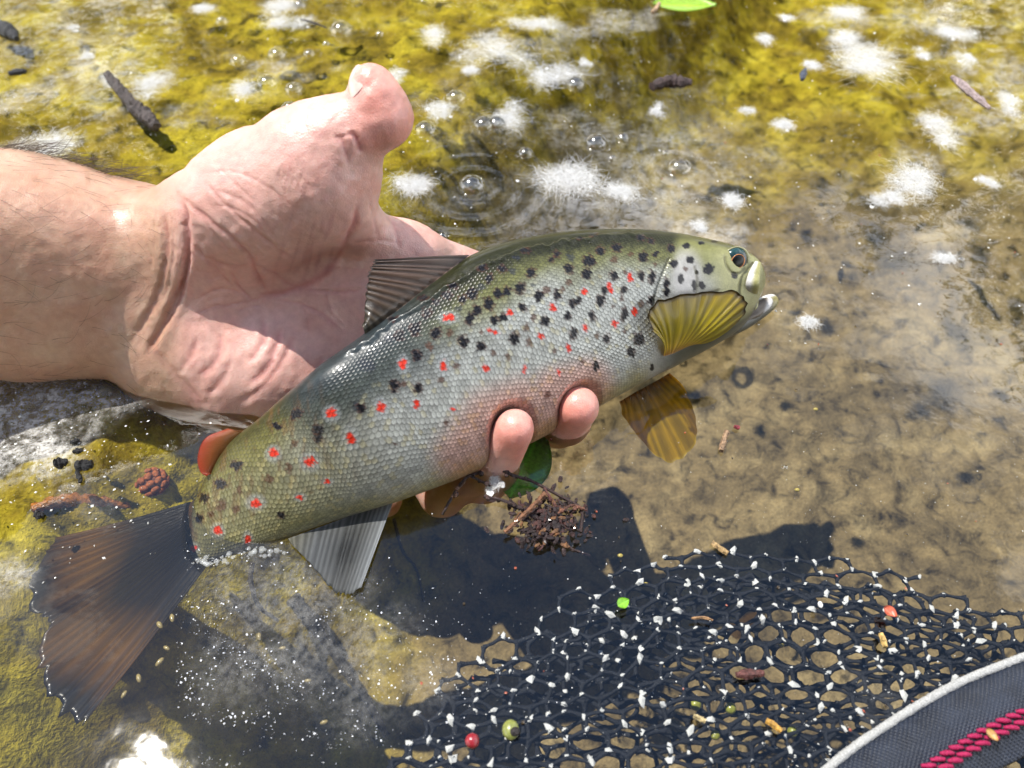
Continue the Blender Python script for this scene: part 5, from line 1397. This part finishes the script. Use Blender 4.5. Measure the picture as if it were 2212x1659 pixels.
gt([(1005, 1040, .003), (985, 1062, .003), (975, 1075, .002)], (.3, .2), (.10, .05, .03))
gt([(1090, 1150, .003), (1125, 1118, .004), (1160, 1085, .005), (1178, 1065, .005)], (.7, .9), (.19, .085, .04))
gt([(1175, 1055, .003), (1195, 1085, .003), (1205, 1110, .002)], (.5, .5), (.09, .03, .025))
gt([(1205, 1110, .003), (1235, 1092, .003), (1262, 1100, .002)], (.5, .6), (.12, .05, .03))
gt([(1150, 1155, .001), (1200, 1170, .001), (1245, 1190, .0), (1275, 1200, -.002)], (.6, .4), DK)
gt([(1130, 1100, .001), (1160, 1150, .001), (1190, 1180, -.001)], (.6, .5), DK)
cl_ = MB()
for i in range(420):
    u = 1185 + r7.normal() * 38; v = 1125 + r7.normal() * 26; s = .0004 + .0008 * r7.random()
    w = ICO1[0] * s * np.array([1.6, .8, .5]); a = r7.random() * 6.28; ca_, sa_ = math.cos(a), math.sin(a)
    w = np.stack([w[:, 0] * ca_ - w[:, 1] * sa_, w[:, 0] * sa_ + w[:, 1] * ca_, w[:, 2] + .5 * w[:, 0] * r7.normal()], 1)
    cl_.add(w + place(u, v, .004 * r7.random() * math.exp(-((u - 1185) / 50) ** 2)), ICO1[1], np.array([(.03, .014, .013), (.022, .012, .012), (.06, .022, .018), (.16, .075, .03)][r7.choice(4, p=[.4, .35, .17, .08])]))
o = gpart('bud_scales', cl_); o['kind'] = 'stuff'
# ---- sunken things on the bed
def bed_z(u, v, up=.0):
    p = place(u, v, -.05)
    for _ in range(4): p = place(u, v, float(bed_height(p[0], p[1])) + up)
    return p
def sunk(name, L, rad, c, label, cat):
    pts = spline([bed_z(u, v, .002) for u, v in L], len(L) * 7); rr = np.interp(np.linspace(0, 1, len(pts)), np.linspace(0, 1, len(rad)), rad) * MM
    m = MB(); m.tube(pts, rr, 8, col=c, rough=.25); c0 = pts.mean(0)
    return add_obj(name, make_mesh(name, np.vstack(m.v) - c0, m.f, True, BARK, attrs={'col': np.vstack(m.c)}), loc=tuple(c0), label=label, cat=cat)
sunk('sunken_branch', [(632, 1290), (660, 1330), (700, 1380), (740, 1440), (790, 1510), (835, 1590)], [3.2, 2.6, 2.2, 2.0, 1.8, 1.5], (.035, .028, .016), 'dark sunken branch lying on the stream bed below the pale fin', 'branch')
sunk('sunken_twig', [(545, 1215), (542, 1260), (560, 1310), (600, 1340)], [.9, 1.0, .9, .6], (.04, .03, .018), 'thin dark sunken twig between tail and pale fin', 'twig')
sunk('sunken_twig', [(850, 1120), (870, 1190), (900, 1230), (915, 1300)], [.8, .8, .7, .5], (.035, .028, .018), 'thin dark sunken root running down from the belly', 'twig')
sunk('orange_root', [(70, 1098), (140, 1082), (220, 1085), (300, 1098), (370, 1100)], [1.5, 2.6, 2.4, 2.0, 1.0], (.42, .15, .025), 'rust orange root lying on the bed above the tail fin', 'root')
# alder cone on the bed with overlapping scales
cp = bed_z(325, 1045, .004)
cone = add_obj('alder_cone', None, loc=tuple(cp + np.array([0, 0, .001])), label='rusty brown cone with a thin stalk lying on the algae bed', cat='cone')
m = MB(); m.add(ICO2[0] * np.array([.0050, .0042, .0036]), ICO2[1], (.16, .045, .015)); ob = m.build('core', BARK, cone)
scv = ICO1[0] * np.array([.0013, .0015, .0007]); 
scale_me = make_mesh('cone_scale', scv, ICO1[1], True, simple_mat('cone_scale_mat', (.30, .085, .022), .7, .3, .4, 900., .5))
for i in range(46):
    f_ = (i + .5) / 46; ph = i * 2.399; zz = 1 - 2 * f_; rr = math.sqrt(1 - zz * zz)
    n_ = np.array([zz, rr * math.cos(ph), rr * math.sin(ph)])
    o = add_obj('cone_scale', scale_me, cone, loc=tuple(n_ * np.array([.0050, .0042, .0036])))
    o.rotation_euler = Vector(n_).to_track_quat('Z', 'X').to_euler()
m = MB(); m.tube(spline([(-.004, .002, .001), (-.008, .005, .002), (-.013, .008, .001)], 8), .0006, 6, col=(.40, .14, .03)); m.build('stalk', BARK, cone)
cone.scale = (1.35, 1.35, 1.2)

# ================================================================== TREES ON THE BANKS (mirrored in the water)
def leafy_material():
    t = NT('foliage_mat')
    c = t.mix(t.noise(.9, 3., .6, t.objco()), (.030, .060, .012, 1), (.085, .12, .022, 1))
    b = t.n('BsdfPrincipled', Base__Color=c, Roughness=.5); tl = t.n('BsdfTranslucent', Color=c)
    return t.done(t.n('MixShader', Fac=.35, i1=b.outputs[0], i2=tl.outputs[0]))
FOL = leafy_material(); TRK = simple_mat('trunk_mat', (.075, .055, .040), .8, .2, .4, 12., .8)
def tree(x, y, h, w, n, label, seed):
    r = np.random.default_rng(seed); z0 = float(bed_height(np.array(x), np.array(y)))
    t = add_obj('tree', None, loc=(x, y, z0), label=label, cat='tree', group='trees on the banks')
    m = MB(); m.tube(spline([(0, 0, -.1), (.1 * w * r.normal() * .3, 0, h * .35), (.1 * w * r.normal() * .5, .05, h * .8)], 14), np.linspace(h * .026, h * .008, 14), 9, rough=.1)
    for k in range(7):
        a = r.random() * 6.28; s0 = h * (.3 + .45 * r.random()); m.tube(spline([(0, 0, s0), (math.cos(a) * w * .25, math.sin(a) * w * .25, s0 + h * .1), (math.cos(a) * w * .42, math.sin(a) * w * .42, s0 + h * .16)], 8), np.linspace(h * .010, h * .003, 8), 6)
    m.build('trunk', TRK, t)
    cl = r.normal(size=(34, 3)) * np.array([w * .23, w * .23, h * .17]) + np.array([0, 0, h * .62])
    V = np.empty((n, 4, 3)); c = cl[r.integers(0, 34, n)] + r.normal(size=(n, 3)) * w * .075
    a = r.normal(size=(n, 3)); a /= np.linalg.norm(a, axis=1)[:, None]; b = np.cross(a, r.normal(size=(n, 3))); b /= np.linalg.norm(b, axis=1)[:, None]
    L = (.05 + .05 * r.random(n))[:, None] * (w / 3) ** .5
    V[:, 0] = c - a * L; V[:, 1] = c + b * L * .5; V[:, 2] = c + a * L; V[:, 3] = c - b * L * .5
    add_obj('crown', make_mesh('crown', V.reshape(-1, 3), np.arange(n * 4).reshape(n, 4), False, FOL), t)
for i, a in enumerate([(-5.6, 5.8, 6.6, 4.6), (-2.6, 6.4, 5.6, 4.2), (.2, 7.4, 5.0, 4.6), (3.2, 7.6, 4.5, 4.4), (6.3, 6.0, 5.4, 4.4), (8.6, 4.8, 6.0, 4.4), (-8.2, 4.8, 6.2, 4.4), (-6.5, -6.2, 6.0, 4.6), (-2.4, -6.6, 5.4, 4.4), (2.2, -6.4, 5.8, 4.6), (6.4, -6.0, 6.0, 4.6)]):
    tree(*a, 7000, ['leafy tree on the far bank mirrored as green shade in the water', 'leafy tree on the bank behind the kneeling person'][a[1] < 0], 100 + i)
